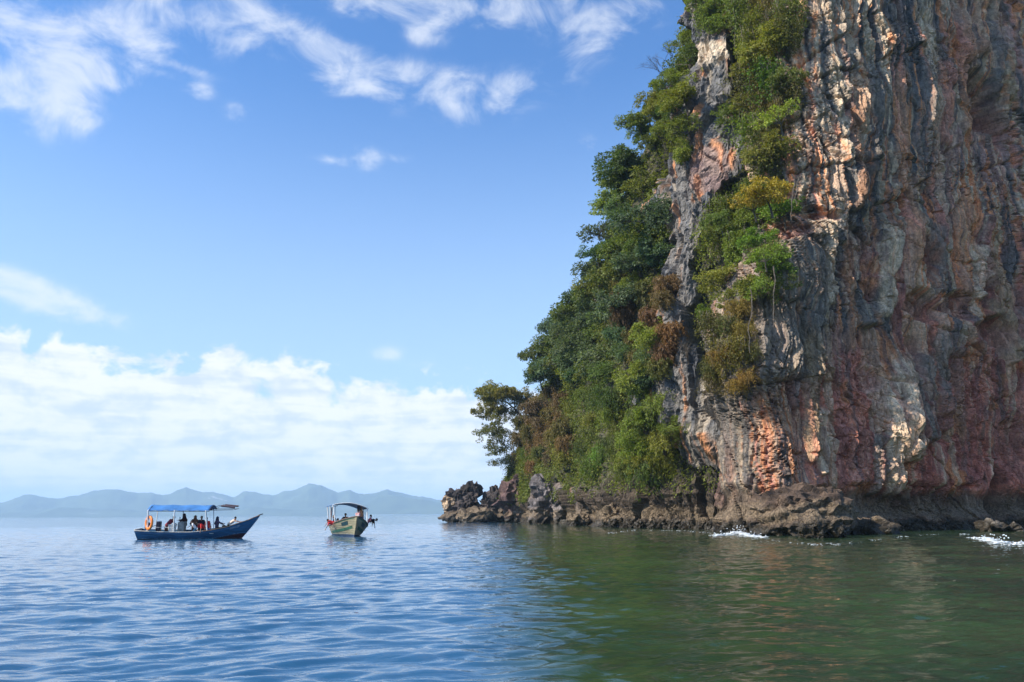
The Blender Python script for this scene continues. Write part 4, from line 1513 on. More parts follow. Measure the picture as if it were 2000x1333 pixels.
class Hull:
    def __init__(s, L, beam, sheer, stern_b=.8, rake=1.3, flare=1.0, keel=-.32, full=2.3):
        s.full = full
        s.L, s.beam, s.sheer, s.sb, s.rake, s.flare, s.keel = L, beam, sheer, stern_b, rake, flare, keel

    def B(s, t):
        if t > .45:
            return s.beam * max(1 - ((t - .45) / .55) ** s.full, .025)
        return s.beam * (s.sb + (1 - s.sb) * math.sin(t / .45 * math.pi / 2))

    def S(s, t):
        return float(np.interp(t, [a for a, _ in s.sheer], [b for _, b in s.sheer]))

    def at(s, t, q, side, off=0.0):
        b = s.B(t)
        ex = .42 + s.flare * .75 * max(0, t - .45) / .55
        kz = s.keel + .26 * max(0, (t - .8) / .2) ** 2
        x = (t - .5) * s.L - s.rake * t ** 5 * (1 - q) ** 1.15 + .26 * (1 - t) ** 8 * (1 - q)
        y = b * q ** ex
        return Vector((x, side * max(y - off, 0.0), kz + (s.S(t) - kz) * q))

    def mesh(s, nt=49, nq=15):
        bm = bmesh.new()
        T = [i / (nt - 1) for i in range(nt)]
        Q = [i / (nq - 1) for i in range(nq)]
        for shell, off in ((0, 0), (1, .045)):
            g = {}
            for side in (-1, 1):
                for i, t in enumerate(T):
                    for j, q in enumerate(Q):
                        if j == 0 and side == 1:
                            g[side, i, j] = g[-1, i, 0]
                        else:
                            g[side, i, j] = bm.verts.new(s.at(t, q, side, off) + Vector((0, 0, .03 if shell and j == 0 else 0)))
                for i in range(nt - 1):
                    for j in range(nq - 1):
                        f = [g[side, i, j], g[side, i + 1, j], g[side, i + 1, j + 1], g[side, i, j + 1]]
                        if (side == 1) ^ (shell == 1):
                            f.reverse()
                        bm.faces.new(f)
            tr = [g[-1, 0, j] for j in range(nq)] + [g[1, 0, j] for j in range(nq - 1, 0, -1)]
            bm.faces.new(tr if shell else tr[::-1])
            if shell == 0:
                bow = [g[-1, nt - 1, j] for j in range(nq)] + [g[1, nt - 1, j] for j in range(nq - 1, 0, -1)]
                bm.faces.new(bow)
        bmesh.ops.recalc_face_normals(bm, faces=[]) if False else None
        return bm

    def rail(s, side, w=.075, h=.06, n=48, t0=0.0, t1=1.0, q=1.0, dz=.0):
        bm = bmesh.new()
        P = [s.at(t0 + (t1 - t0) * i / n, q, side, .0) + Vector((0, 0, dz)) for i in range(n + 1)]
        rings = []
        for i, p in enumerate(P):
            d = (P[min(i + 1, n)] - P[max(i - 1, 0)]).normalized()
            x = d.cross(Vector((0, 0, 1))).normalized()
            y = x.cross(d)
            rings.append([bm.verts.new(p + x * a * w / 2 + y * b * h / 2) for a, b in ((-1, -1), (1, -1), (1, 1), (-1, 1))])
        for A, Bq in zip(rings[:-1], rings[1:]):
            for k in range(4):
                bm.faces.new((A[k], A[(k + 1) % 4], Bq[(k + 1) % 4], Bq[k]))
        bm.faces.new(rings[0][::-1])
        bm.faces.new(rings[-1])
        return bm

    def patch(s, side, t0, t1, q0, q1, off=.012, n=10):
        """thin panel lying on the planking"""
        bm = bmesh.new()
        g = [[None] * 2 for _ in range(n + 1)]
        for i in range(n + 1):
            t = t0 + (t1 - t0) * i / n
            for j, q in enumerate((q0, q1)):
                a = s.at(t, q, side, -off)
                g[i][j] = (bm.verts.new(a), bm.verts.new(s.at(t, q, side, -.002)))
        for i in range(n):
            A, Bq, Cq, D = g[i][0], g[i + 1][0], g[i + 1][1], g[i][1]
            bm.faces.new((A[0], Bq[0], Cq[0], D[0]))
            bm.faces.new((A[1], Bq[1], Bq[0], A[0]))
            bm.faces.new((D[0], Cq[0], Cq[1], D[1]))
        return bm

    def sole(s, z, t0=.03, t1=.9, n=30):
        bm = bmesh.new()
        rows = []
        for i in range(n + 1):
            t = t0 + (t1 - t0) * i / n
            kz = s.at(t, 0, 1).z
            zz = max(z, kz + .12)
            q = (zz - kz) / (s.S(t) - kz)
            p = s.at(t, q, 1, .06)
            rows.append((bm.verts.new((p.x, -p.y, zz)), bm.verts.new((p.x, p.y, zz))))
        for A, Bq in zip(rows[:-1], rows[1:]):
            bm.faces.new((A[0], Bq[0], Bq[1], A[1]))
        return bm


def hull_mat(name, top, low, bottom, stripe_rise, line=.03, rough=.42):
    """painted planking: topsides, lighter sun-bleached belt, antifouling below a rising line"""
    m = bpy.data.materials.new(name)
    m.use_nodes = True
    t = NT(m.node_tree)
    b = t.n['Principled BSDF']
    tcn = t.new('ShaderNodeTexCoord')
    ob = tcn.outputs['Object']
    sp = t.new('ShaderNodeSeparateXYZ')
    t.l.new(ob, sp.inputs[0])
    n = t.noise(t.mapping(ob, (.5, 1, 4)), 2.2, 6, .65)
    n2 = t.noise(ob, 9, 4, .6)
    c = t.mix(t.smooth(n, .32, .66), top, low)
    rise = t.math('ADD', line, t.math('MULTIPLY', t.smooth(sp.outputs[0], .6, 3.4), stripe_rise))
    rise = t.math('ADD', rise, t.math('MULTIPLY', t.math('SUBTRACT', n2, .5), .03))
    below = t.smooth(t.math('SUBTRACT', rise, sp.outputs[2]), -.006, .006)
    chalk = t.math('MULTIPLY', t.smooth(t.math('ABSOLUTE', t.math('SUBTRACT', sp.outputs[2], t.math('ADD', rise, .03))), .035, .0), t.smooth(n2, .52, .62))
    c = t.mix(t.math('MULTIPLY', chalk, .8), c, (.5, .56, .58))
    c = t.mix(below, c, bottom)
    t.put(b.inputs['Base Color'], c)
    b.inputs['Roughness'].default_value = rough
    # plank seams
    wv = t.new('ShaderNodeTexWave', wave_type='BANDS', bands_direction='Z')
    t.l.new(ob, wv.inputs[0])
    wv.inputs['Scale'].default_value = 2.0
    wv.inputs['Distortion'].default_value = .6
    bp = t.new('ShaderNodeBump')
    bp.inputs['Strength'].default_value = .35
    bp.inputs['Distance'].default_value = .02
    t.l.new(wv.outputs[0], bp.inputs['Height'])
    t.l.new(bp.outputs[0], b.inputs['Normal'])
    return m


WHITE = simple_mat('white_paint', (.78, .77, .73), .5, vary=.12, scale=3)
DARKPIPE = simple_mat('dark_pipe', (.05, .05, .055), .5)
WOODRAIL = simple_mat('painted_rail', (.55, .28, .13), .6, vary=.3, scale=2.5)
PALERAIL = simple_mat('pale_rail', (.68, .62, .52), .6, vary=.2, scale=2.5)
PLANK = simple_mat('deck_plank', (.20, .17, .13), .8, vary=.3, scale=5)
TARP1 = simple_mat('blue_tarpaulin', (.055, .19, .44), .55, vary=.16, scale=1.6, bump=.4)
TARP2 = simple_mat('slate_blue_canvas', (.085, .17, .33), .6, vary=.16, scale=1.6, bump=.4)
NAVY = simple_mat('navy_cowl', (.018, .022, .05), .35)
GREY = simple_mat('grey_console', (.36, .36, .34), .6, vary=.2)
DRUMW = simple_mat('white_plastic', (.72, .70, .64), .45, vary=.1)
RINGM = simple_mat('orange_ring', (.80, .22, .03), .5, vary=.12)
PURPLE = simple_mat('purple_cloth', (.16, .05, .30), .8)
BLACKM = simple_mat('black_cloth', (.014, .014, .018), .8)
TEAL = simple_mat('dark_teal_panel', (.02, .05, .055), .3)
GREENP = simple_mat('green_stripe_paint', (.04, .13, .075), .5, vary=.3, scale=2)
ROLL = simple_mat('rolled_dark_tarp', (.11, .075, .085), .8)
LETTER = simple_mat('white_lettering', (.70, .72, .72), .6)


def canopy_mesh(x0, x1, hw, zc, drop, n=22, m=14, sag=.035, thick=.02, seed=1):
    rnd = random.Random(seed)
    bm = bmesh.new()
    for k, dz in ((0, 0), (1, -thick)):
        g = []
        for i in range(n + 1):
            row = []
            for j in range(m + 1):
                s = j / m * 2 - 1
                x = x0 + (x1 - x0) * i / n
                z = zc - drop * abs(s) ** 1.7 - sag * math.sin(i / n * 3 * math.pi) ** 2 * (1 - abs(s) ** 4) + dz
                if abs(s) > .99:
                    z -= .03 + .03 * math.sin(i * 1.7)
                row.append(bm.verts.new((x, s * hw, z)))
            g.append(row)
        for i in range(n):
            for j in range(m):
                f = [g[i][j], g[i + 1][j], g[i + 1][j + 1], g[i][j + 1]]
                bm.faces.new(f if k == 0 else f[::-1])
        if k == 0:
            top = g
        else:
            rim = [(i, 0) for i in range(n)] + [(n, j) for j in range(m)] + [(i, m) for i in range(n, 0, -1)] + [(0, j) for j in range(m, 0, -1)]
            for a, b in zip(rim, rim[1:] + rim[:1]):
                bm.faces.new((top[a[0]][a[1]], g[a[0]][a[1]], g[b[0]][b[1]], top[b[0]][b[1]]))
    return bm


def tube(bm, pts, r, seg=6):
    tube_mesh(bm, [Vector(p) for p in pts], r, r, seg)


def outboard(parent, x, z):
    bm = MB()
    rbox(bm, Vector((x, 0, z + .20)), (.34, .30, .42), .07)
    mo = part('outboard_motor', bm, NAVY, parent)
    bm = MB()
    tube(bm, [(x - .02, 0, z), (x - .06, 0, z - .95)], .06, 8)
    bar(bm, (x - .25, 0, z - .62), (x + .1, 0, z - .62), .18, .02)
    part('motor_leg', bm, DARKPIPE, mo)
    bm = MB()
    tube(bm, [(x + .15, 0, z + .1), (x + .6, .05, z + .22)], .022, 6)
    part('tiller', bm, DARKPIPE, mo)


# ---- blue boat, seen from the side
B1_AT = ground(388, 1053)
B1_YAW = R(7)
boat1 = bpy.data.objects.new('tour_boat', None)
C.objects.link(boat1)
boat1.location = B1_AT
boat1.rotation_euler = (R(3.0), R(0.6), B1_YAW)
boat1.scale = (.9, 1, 1)
tag(boat1, 'blue wooden tour boat with bright blue awning, seen broadside', 'boat', 'tour boats')
H1 = Hull(8.75, .98, [(0, .60), (.2, .53), (.45, .52), (.6, .62), (.75, .86), (.9, 1.26), (1, 1.60)], .8, 1.35, 1.0)
part('hull', H1.mesh(), hull_mat('blue_hull', (.018, .075, .15), (.032, .135, .26), (.055, .022, .026), .36), boat1, True)
for sd in (-1, 1):
    part('gunwale', H1.rail(sd, .09, .045, t0=0, t1=.56), PALERAIL, boat1)
    part('gunwale', H1.rail(sd, .085, .045, t0=.56, t1=.995), WOODRAIL, boat1)
    part('rubbing_strake', H1.rail(sd, .03, .04, t0=0, t1=.97, q=.86), hull_mat('strake_blue', (.02, .09, .2), (.03, .12, .26), (.02, .09, .2), 0), boat1)
part('sole', H1.sole(.08), PLANK, boat1)
bm = MB()
P = [H1.at(t, 1.0, 1, .05) for t in (.86, .91, .96, .99)]
vs = [(bm.verts.new((p.x, -p.y, p.z + .01)), bm.verts.new((p.x, p.y, p.z + .01))) for p in P]
for a, b in zip(vs[:-1], vs[1:]):
    bm.faces.new((a[0], b[0], b[1], a[1]))
part('foredeck', bm, PALERAIL, boat1)
bm = MB()
bar(bm, (4.25, 0, 1.58), (4.55, 0, 1.66), .06, .07)
part('stem_head', bm, DARKPIPE, boat1)
for x in (-2.6, -.3, 1.1):
    bm = MB()
    w = H1.B((x / 8.75) + .5) * .93
    bar(bm, (x, -w, .42), (x, w, .42), .26, .035)
    part('thwart', bm, PALERAIL, boat1)
bm = MB()
bar(bm, (-4.36, -.74, .62), (-4.36, .74, .62), .07, .10)
part('transom_cap', bm, WHITE, boat1)
bm = canopy_mesh(-3.5, .92, 1.04, 2.24, .30)
part('canopy', bm, TARP1, boat1, True)
for x in (-3.42, -1.55, .80):
    for sd in (-1, 1):
        t = x / 8.75 + .5
        p = H1.at(t, 1.0, sd, .03)
        bm = MB()
        tube(bm, [p, (x - (.14 if x > 0 else 0), sd * 1.04, 1.93)], .055 if sd < 0 else .03, 8)
        part('canopy_post', bm, WHITE, boat1)
for sd in (-1, 1):
    bm = MB()
    tube(bm, [(-3.34, sd * 1.01, 1.86), (.9, sd * 1.01, 1.86)], .02)
    part('canopy_rail', bm, DARKPIPE, boat1)
    bm = MB()
    tube(bm, [(.84, sd * .99, 1.93), (2.55, sd * .72, 1.96)], .018)
    tube(bm, [(.86, sd * .99, 1.96), (1.5, sd * .6, 2.24), (2.55, sd * .5, 2.10)], .016)
    part('front_frame', bm, DARKPIPE, boat1)
    bm = MB()
    tube(bm, [(-3.3, sd * .95, .82), (-1.55, sd * .98, .80)], .014)
    part('side_rail', bm, WHITE, boat1)
for x in (-3.34, .9):
    bm = MB()
    tube(bm, [(x, -1.02, 1.93), (x, -.6, 2.14), (x, 0, 2.23), (x, .6, 2.14), (x, 1.02, 1.93)], .022)
    part('canopy_hoop', bm, DARKPIPE, boat1)
bm = MB()
tube(bm, [(1.62, -.55, 2.20), (2.05, -.58, 2.17), (2.60, -.56, 2.10)], .07, 8)
tube(bm, [(1.62, .55, 2.22), (2.6, .55, 2.14)], .06, 8)
part('rolled_awning', bm, ROLL, boat1)
bm = MB()
tube(bm, [(2.62, -.7, 1.97), (2.62, .7, 1.97)], .018)
part('front_bar', bm, DARKPIPE, boat1)
outboard(boat1, -3.72, .66)
bm = MB()
rbox(bm, Vector((-2.98, .2, .74)), (.30, .42, .80), .06)
part('engine_cover', bm, NAVY, boat1)
bm = MB()
rbox(bm, Vector((-1.22, -.15, .62)), (.46, .6, 1.02), .04)
con = part('helm_console', bm, GREY, boat1)
bm = MB()
tube(bm, [(-1.4, -.15 + .2 * math.cos(a * math.pi / 8), 1.22 + .2 * math.sin(a * math.pi / 8)) for a in range(17)], .018)
part('steering_wheel', bm, DARKPIPE, con)
bm = MB()
for i, (a, b) in enumerate(((.775, .781), (.786, .797), (.802, .806), (.811, .822), (.828, .85))):
    for q0, q1 in ((.80, .815), (.865, .88)) if i != 2 else ((.80, .88),):
        bx = H1.patch(-1, a, b, q0, q1, .014, 2)
        me_ = bpy.data.meshes.new('tmp')
        bx.to_mesh(me_)
        bx.free()
        bm.from_mesh(me_)
        bpy.data.meshes.remove(me_)
part('bow_lettering', bm, LETTER, boat1)


def ring_mesh(R0, r, n=36, m=12):
    bm = MB()
    g = [[bm.verts.new(((R0 + r * math.cos(b)) * math.cos(a), (R0 + r * math.cos(b)) * math.sin(a), r * .75 * math.sin(b)))
          for b in [k * 2 * math.pi / m for k in range(m)]] for a in [k * 2 * math.pi / n for k in range(n)]]
    for i in range(n):
        for j in range(m):
            bm.faces.new((g[i][j], g[(i + 1) % n][j], g[(i + 1) % n][(j + 1) % m], g[i][(j + 1) % m]))
    return bm


def world1(x, y, z):
    return boat1.matrix_basis @ Vector((x, y, z))


bpy.context.view_layer.update()
ring = link('life_ring', bm_mesh(ring_mesh(.38, .105), 'life_ring', True), RINGM)
ring.location = world1(-3.32, -.92, 1.10)
ring.rotation_euler = (R(90), R(0), B1_YAW + R(-46))
tag(ring, 'orange life ring hanging on the stern post of the blue boat', 'life ring')
bm = MB()
for a in range(4):
    an = a * math.pi / 2 + .78
    tube(bm, [(.35 * math.cos(an) + .115 * math.cos(b * 1.0472) * math.cos(an), .35 * math.sin(an) + .115 * math.cos(b * 1.0472) * math.sin(an), .09 * math.sin(b * 1.0472)) for b in range(7)], .012, 5)
part('grab_rope', bm, WHITE, ring)
bm = MB()
bmesh.ops.create_cone(bm, cap_ends=True, segments=20, radius1=.27, radius2=.22, depth=.52)
bmesh.ops.bevel(bm, geom=[e for e in bm.edges if abs(e.verts[0].co.z - e.verts[1].co.z) < .01], offset=.02, segments=2, affect='EDGES')
dr = part('water_tub', bm, DRUMW, None)
dr.location = world1(-1.78, -.58, .72)
dr.rotation_euler = (R(180), 0, 0)
tag(dr, 'white plastic tub standing by the helm of the blue boat', 'tub')
bm = MB()
tube(bm, [(.285 * math.cos(a * .2618), .285 * math.sin(a * .2618), -.25) for a in range(25)], .016, 5)
part('rim', bm, DRUMW, dr)

# ---- olive boat, coming bow on
B2_AT0 = ground(690, 1049)
B2_YAW = R(-71.5)
boat2 = bpy.data.objects.new('tour_boat', None)
C.objects.link(boat2)
H2 = Hull(8.2, 1.28, [(0, .66), (.2, .64), (.45, .70), (.62, .80), (.78, .98), (.9, 1.18), (1, 1.36)], .82, .40, .45, -.40, 2.9)
_fx = Vector((math.cos(B2_YAW), math.sin(B2_YAW), 0))
boat2.location = B2_AT0 - _fx * 3.3
boat2.rotation_euler = (R(-5.5), R(-1.0), B2_YAW)
tag(boat2, 'olive and cream tour boat with slate blue awning, coming bow on', 'boat', 'tour boats')
part('hull', H2.mesh(), hull_mat('olive_hull', (.20, .18, .105), (.31, .275, .17), (.03, .055, .11), .05, .05, .5), boat2, True)
for sd in (-1, 1):
    part('gunwale', H2.rail(sd, .07, .06, t0=0, t1=.995), simple_mat('brown_rail', (.17, .11, .08), .7, vary=.3), boat2)
    part('stripe', H2.patch(sd, .30, .955, .50, .62, .02, 24), GREENP, boat2)
    part('stripe', H2.patch(sd, .40, .975, .93, .965, .012, 24), GREENP, boat2)
    part('bow_panel', H2.patch(sd, .80, .90, .72, .88, .02, 8), TEAL, boat2)
part('sole', H2.sole(.08), PLANK, boat2)
bm = MB()
P = [H2.at(t, 1.0, 1, .03) for t in (.70, .78, .86, .93, .985)]
vs = [(bm.verts.new((p.x, -p.y, p.z - .01)), bm.verts.new((p.x, 0, p.z + .05)), bm.verts.new((p.x, p.y, p.z - .01))) for p in P]
for a, b in zip(vs[:-1], vs[1:]):
    for k in (0, 1):
        bm.faces.new((a[k], b[k], b[k + 1], a[k + 1]))
part('foredeck', bm, simple_mat('olive_deck', (.22, .18, .12), .7, vary=.25), boat2)
for x in (-2.2, -.6, .9):
    bm = MB()
    w = H2.B(x / 8.2 + .5) * .93
    bar(bm, (x, -w, .48), (x, w, .48), .28, .035)
    part('thwart', bm, PALERAIL, boat2)
part('canopy', canopy_mesh(-3.4, 1.2, 1.3, 2.36, .26, seed=3), TARP2, boat2, True).location.y = -.22
bm = MB()
tube(bm, [(1.22, s * 1.3, 2.34 - .26 * abs(s) ** 1.7 - (.05 if abs(s) > .95 else 0)) for s in [k / 8 - 1 for k in range(17)]], .03, 8)
part('canopy_hoop', bm, WHITE, boat2).location.y = -.22
for x in (-2.9, -.8, 1.15):
    for sd in (-1, 1):
        p = H2.at(x / 8.2 + .5 + (.03 if x > 0 else 0), 1.0, sd, .03)
        bm = MB()
        tube(bm, [p, (x, sd * 1.25 - .22, 2.08)], .04, 8)
        part('canopy_post', bm, WHITE, boat2)
for sd in (-1, 1):
    bm = MB()
    tube(bm, [(-3, sd * 1.12, 2.06), (1.2, sd * 1.12, 2.06)], .02)
    part('canopy_rail', bm, DARKPIPE, boat2)
    bm = MB()
    tube(bm, [(-.4, sd * 1.1, 2.06), (.6, sd * 1.14, .9)], .014)
    part('brace', bm, DARKPIPE, boat2)
bm = MB()
for k in range(6):
    tube(bm, [(-2.9 + .06 * k, -1.12 + .02 * (k % 2), 2.04), (-2.9 + .06 * k, -1.08, .98)], .03, 6)
part('rolled_curtain', bm, ROLL, boat2)
bm = MB()
bar(bm, (1.02, .42, 2.20), (1.02, .42, 1.88), .16, .10)
part('hanging_pouch', bm, BLACKM, boat2)
outboard(boat2, -3.95, .72)

# ------------------------------------------------------------------ people
SKIN = simple_mat('skin', (.36, .20, .13), .55, vary=.06, scale=8)
SKIN_D = simple_mat('skin_dark', (.24, .125, .08), .55, vary=.06, scale=8)
HAIR = simple_mat('dark_hair', (.012, .010, .010), .5, vary=.2, scale=30)


def cloth(name, col):
    return simple_mat('cloth_' + name, col, .85, vary=.18, scale=7, bump=.5)


def striped(name, a, b, axis, freq, rot=0.0):
    m = bpy.data.materials.new('cloth_' + name)
    m.use_nodes = True
    t = NT(m.node_tree)
    tcn = t.new('ShaderNodeTexCoord')
    sp = t.new('ShaderNodeSeparateXYZ')
    t.l.new(t.mapping(tcn.outputs['Object'], rot=(rot, rot, rot)), sp.inputs[0])
    w = t.math('SINE', t.math('MULTIPLY', sp.outputs[axis], freq))
    t.put(t.n['Principled BSDF'].inputs['Base Color'], t.mix(t.smooth(w, -.1, .1), a, b))
    t.n['Principled BSDF'].inputs['Roughness'].default_value = .85
    return m


class Blob:
    """tapered capsules and ellipsoids, fused by a voxel remesh into one skin"""
    def __init__(s):
        s.v, s.f, s.n = [], [], 0

    def add(s, v, f):
        s.v.append(v)
        s.f.append(f + s.n)
        s.n += len(v)

    def ball(s, c, r):
        v, f = ico(2)
        s.add(v * np.array(r) + np.array(c), f)

    def cap(s, a, b, ra, rb, k=5):
        a, b = np.array(a), np.array(b)
        v, f = ico(2)
        for i in range(k + 1):
            t = i / k
            s.add(v * (ra + (rb - ra) * t) + a + (b - a) * t, f)

    def build(s, name, vox, ratio):
        me = mesh_np(name, np.vstack(s.v), np.vstack(s.f))
        o = bpy.data.objects.new(name, me)
        C.objects.link(o)
        m = o.modifiers.new('fuse', 'REMESH')
        m.mode = 'VOXEL'
        m.voxel_size = vox
        m.use_smooth_shade = True
        m = o.modifiers.new('soften', 'SMOOTH')
        m.iterations = 3
        m = o.modifiers.new('thin', 'DECIMATE')
        m.ratio = ratio
        dg = bpy.context.evaluated_depsgraph_get()
        new = bpy.data.meshes.new_from_object(o.evaluated_get(dg))
        bpy.data.objects.remove(o)
        bpy.data.meshes.remove(me)
        new.name = name
        return new


def ik(a, target, l1, l2, pole):
    d = target - a
    L = min(max(d.length, .05), (l1 + l2) * .995)
    dn = d.normalized()
    x = (l1 * l1 - l2 * l2 + L * L) / (2 * L)
    h = math.sqrt(max(l1 * l1 - x * x, 0))
    p = (pole - dn * pole.dot(dn))
    p = p.normalized() if p.length > 1e-4 else dn.orthogonal()
    return a + dn * x + p * h, a + dn * L


def person(label, M, pelvis, face, torso, hands, feet, shirt, trousers, hair='short', k=1.0, look=None, sleeve=.6, skin=None, hairmat=None, short=False):
    """M maps boat-local metres to the world; face: horizontal facing, torso: direction pelvis to neck, hands/feet: targets"""
    V = Vector
    pel = V(pelvis)
    T = V(torso).normalized()
    fc = V((math.cos(face), math.sin(face), 0))
    side = T.cross(fc)
    side = side.normalized() if side.length > .05 else V((-math.sin(face), math.cos(face), 0))
    fw = side.cross(T) * 1.0
    fw = -fw if fw.dot(fc) < 0 else fw
    chest = pel + T * .30 * k
    neck = pel + T * .49 * k
    hd = (V(look).normalized() if look else (T * .8 + V((0, 0, .5)) + fw * .15)).normalized()
    head = neck + hd * .155 * k
    sh = {s: neck - T * .05 * k + side * s * .165 * k for s in (-1, 1)}
    hp = {s: pel + side * s * .085 * k for s in (-1, 1)}
    arm, leg = {}, {}
    for s in (-1, 1):
        tgt = V(hands[0 if s < 0 else 1])
        arm[s] = ik(sh[s], tgt, .28 * k, .25 * k, side * s * .6 - fw * .4 + V((0, 0, -.4)))
        leg[s] = ik(hp[s], V(feet[0 if s < 0 else 1]), .42 * k, .41 * k, fw + V((0, 0, .5)))
    b = Blob()
    for s in (-1, 1):
        b.cap(hp[s], sh[s] - side * s * .055 * k - T * .03 * k, .098 * k, .088 * k, 6)
    b.cap(pel + T * .02, chest + fw * .02 * k, .108 * k, .115 * k, 4)
    b.cap(neck - T * .06 * k, neck + hd * .06 * k, .058 * k, .05 * k, 3)
    # head with jaw, nose, brow and ears
    side_h = side
    fh = side_h.cross(hd)
    fh = -fh if fh.dot(fc) < 0 else fh
    b.ball(head + hd * .02 * k, (.078 * k, .078 * k, .082 * k))
    b.ball(head + hd * .035 * k - fh * .018 * k, (.083 * k,) * 3)
    b.ball(head - hd * .045 * k + fh * .028 * k, (.056 * k,) * 3)
    b.ball(head + fh * .088 * k - hd * .008 * k, (.018 * k,) * 3)
    for s in (-1, 1):
        b.ball(head + side_h * s * .082 * k, (.02 * k,) * 3)
        el, wr = arm[s]
        b.cap(sh[s], el, .052 * k, .041 * k)
        b.cap(el, wr, .040 * k, .027 * k)
        d = (wr - el).normalized()
        pm = wr + d * .055 * k
        ac = d.orthogonal().normalized() if abs(d.dot(fw)) > .9 else (fw - d * fw.dot(d)).normalized()
        th = d.cross(ac)
        b.cap(wr, pm - ac * .015 * k, .024 * k, .022 * k, 2)
        b.cap(wr, pm + ac * .015 * k, .024 * k, .022 * k, 2)
        for i, ln in enumerate((.066, .076, .072, .056)):
            r0 = pm + ac * (i - 1.5) * .021 * k + d * .02 * k
            r1 = r0 + d * ln * .55 * k
            b.cap(r0, r1, .0105 * k, .010 * k, 4)
            b.cap(r1, r1 + (d * .8 + th * .55).normalized() * ln * .5 * k, .010 * k, .009 * k, 3)
        t0 = wr + d * .02 * k + ac * -.024 * k
        b.cap(t0, t0 + (d * .7 - ac * .7 + th * .2).normalized() * .06 * k, .013 * k, .0105 * k, 4)
        kn, an = leg[s]
        b.cap(hp[s], kn, .082 * k, .056 * k)
        b.cap(kn, an, .052 * k, .034 * k)
        b.cap(an, an + fc * .15 * k - V((0, 0, .03)), .037 * k, .028 * k, 4)
    o = link('person', b.build('body', .0125, .22), skin or SKIN)
    o.matrix_world = M
    tag(o, label, 'person')
    # shirt
    c = Blob()
    for s in (-1, 1):
        c.cap(hp[s] + T * .02, sh[s] - side * s * .05 * k - T * .02 * k, .115 * k, .102 * k, 6)
        el, wr = arm[s]
        if sleeve <= 1:
            c.cap(sh[s], sh[s].lerp(el, sleeve), .066 * k, .060 * k)
        else:
            c.cap(sh[s], el, .066 * k, .054 * k)
            c.cap(el, el.lerp(wr, sleeve - 1), .054 * k, .040 * k)
    c.cap(pel + T * .03, chest + fw * .02 * k, .125 * k, .13 * k, 4)
    link('shirt', c.build('shirt', .02, .5), shirt, o)
    c = Blob()
    for s in (-1, 1):
        kn, an = leg[s]
        c.cap(hp[s], kn, .097 * k, .074 * k)
        if not short:
            c.cap(kn, kn.lerp(an, .9), .072 * k, .055 * k)
    c.cap(hp[-1], hp[1], .112 * k, .112 * k, 3)
    link('trousers', c.build('trousers', .022, .5), trousers, o)
    c = Blob()
    if hair == 'short' or hair == 'long':
        c.ball(head + hd * .05 * k - fh * .026 * k, (.088 * k,) * 3)
        c.ball(head + hd * .02 * k - fh * .045 * k, (.075 * k,) * 3)
        if hair == 'long':
            c.cap(head - fh * .05 * k, neck - fh * .07 * k - T * .16 * k, .075 * k, .06 * k, 5)
        link('hair', c.build('hair', .016, .6), hairmat or HAIR, o)
    elif hair == 'scarf':
        c.ball(head + hd * .03 * k - fh * .022 * k, (.104 * k,) * 3)
        c.cap(head - fh * .03 * k, neck - T * .05 * k, .098 * k, .13 * k, 5)
        c.cap(neck - T * .05 * k, neck - T * .2 * k - fh * .04 * k, .14 * k, .16 * k, 4)
        link('headscarf', c.build('headscarf', .018, .5), hairmat or HAIR, o)
    elif hair == 'cap':
        c.ball(head + hd * .045 * k - fh * .012 * k, (.092 * k,) * 3)
        c.ball(head + hd * .03 * k - fh * .045 * k, (.075 * k,) * 3)
        c.cap(head + hd * .05 * k + fh * .06 * k - side_h * .03, head + hd * .04 * k + fh * .15 * k, .035 * k, .02 * k, 4)
        link('cap', c.build('cap', .014, .6), hairmat or BLACKM, o)
    return o


M1 = Matrix.Translation(B1_AT) @ Matrix.Rotation(B1_YAW, 4, 'Z')
M2 = Matrix.Translation(boat2.location) @ Matrix.Rotation(B2_YAW, 4, 'Z')


def L1(zx, zy, y):
    """blue boat: position read off the photograph for a given distance off the centre line"""
    return Vector((((zx - 985) / 6.667 * .0306 - y * .242) / .970, y, (622 - zy) / 6.667 * .0328))


def L2(zx, zy, x):
    return Vector((x, ((zx - 1010) / 10 * .0365 + (3.95 - x) * .156) / .988, (880 - zy) / 10 * .0365))


_mar = cloth('maroon', (.26, .03, .05))
_dkmar = cloth('dark_plum', (.05, .018, .022))
_red = cloth('red', (.66, .03, .03))
_nav = cloth('navy', (.016, .02, .05))
_wht = cloth('white', (.80, .79, .76))
_lbl = cloth('light_blue', (.16, .42, .62))
_brn = cloth('brown', (.19, .08, .05))
_pur = cloth('purple_grey', (.10, .07, .12))
_blu = cloth('blue', (.06, .18, .50))
_blk = cloth('black', (.014, .014, .018))
_pnk = cloth('pink', (.62, .16, .17))
_jean = cloth('denim', (.03, .05, .10))
_st1 = striped('orange_white_stripes', (.82, .79, .74), (.72, .36, .12), 0, 62, .35)
_st2 = striped('purple_blue_stripes', (.09, .24, .62), (.46, .04, .36), 1, 38, .4)
_st3 = striped('red_white_stripes', (.75, .70, .68), (.50, .05, .05), 2, 55)


def ft(x, y, dx=.25, z=.13):
    return [Vector((x + dx, y - .12, z)), Vector((x + dx, y + .12, z))]


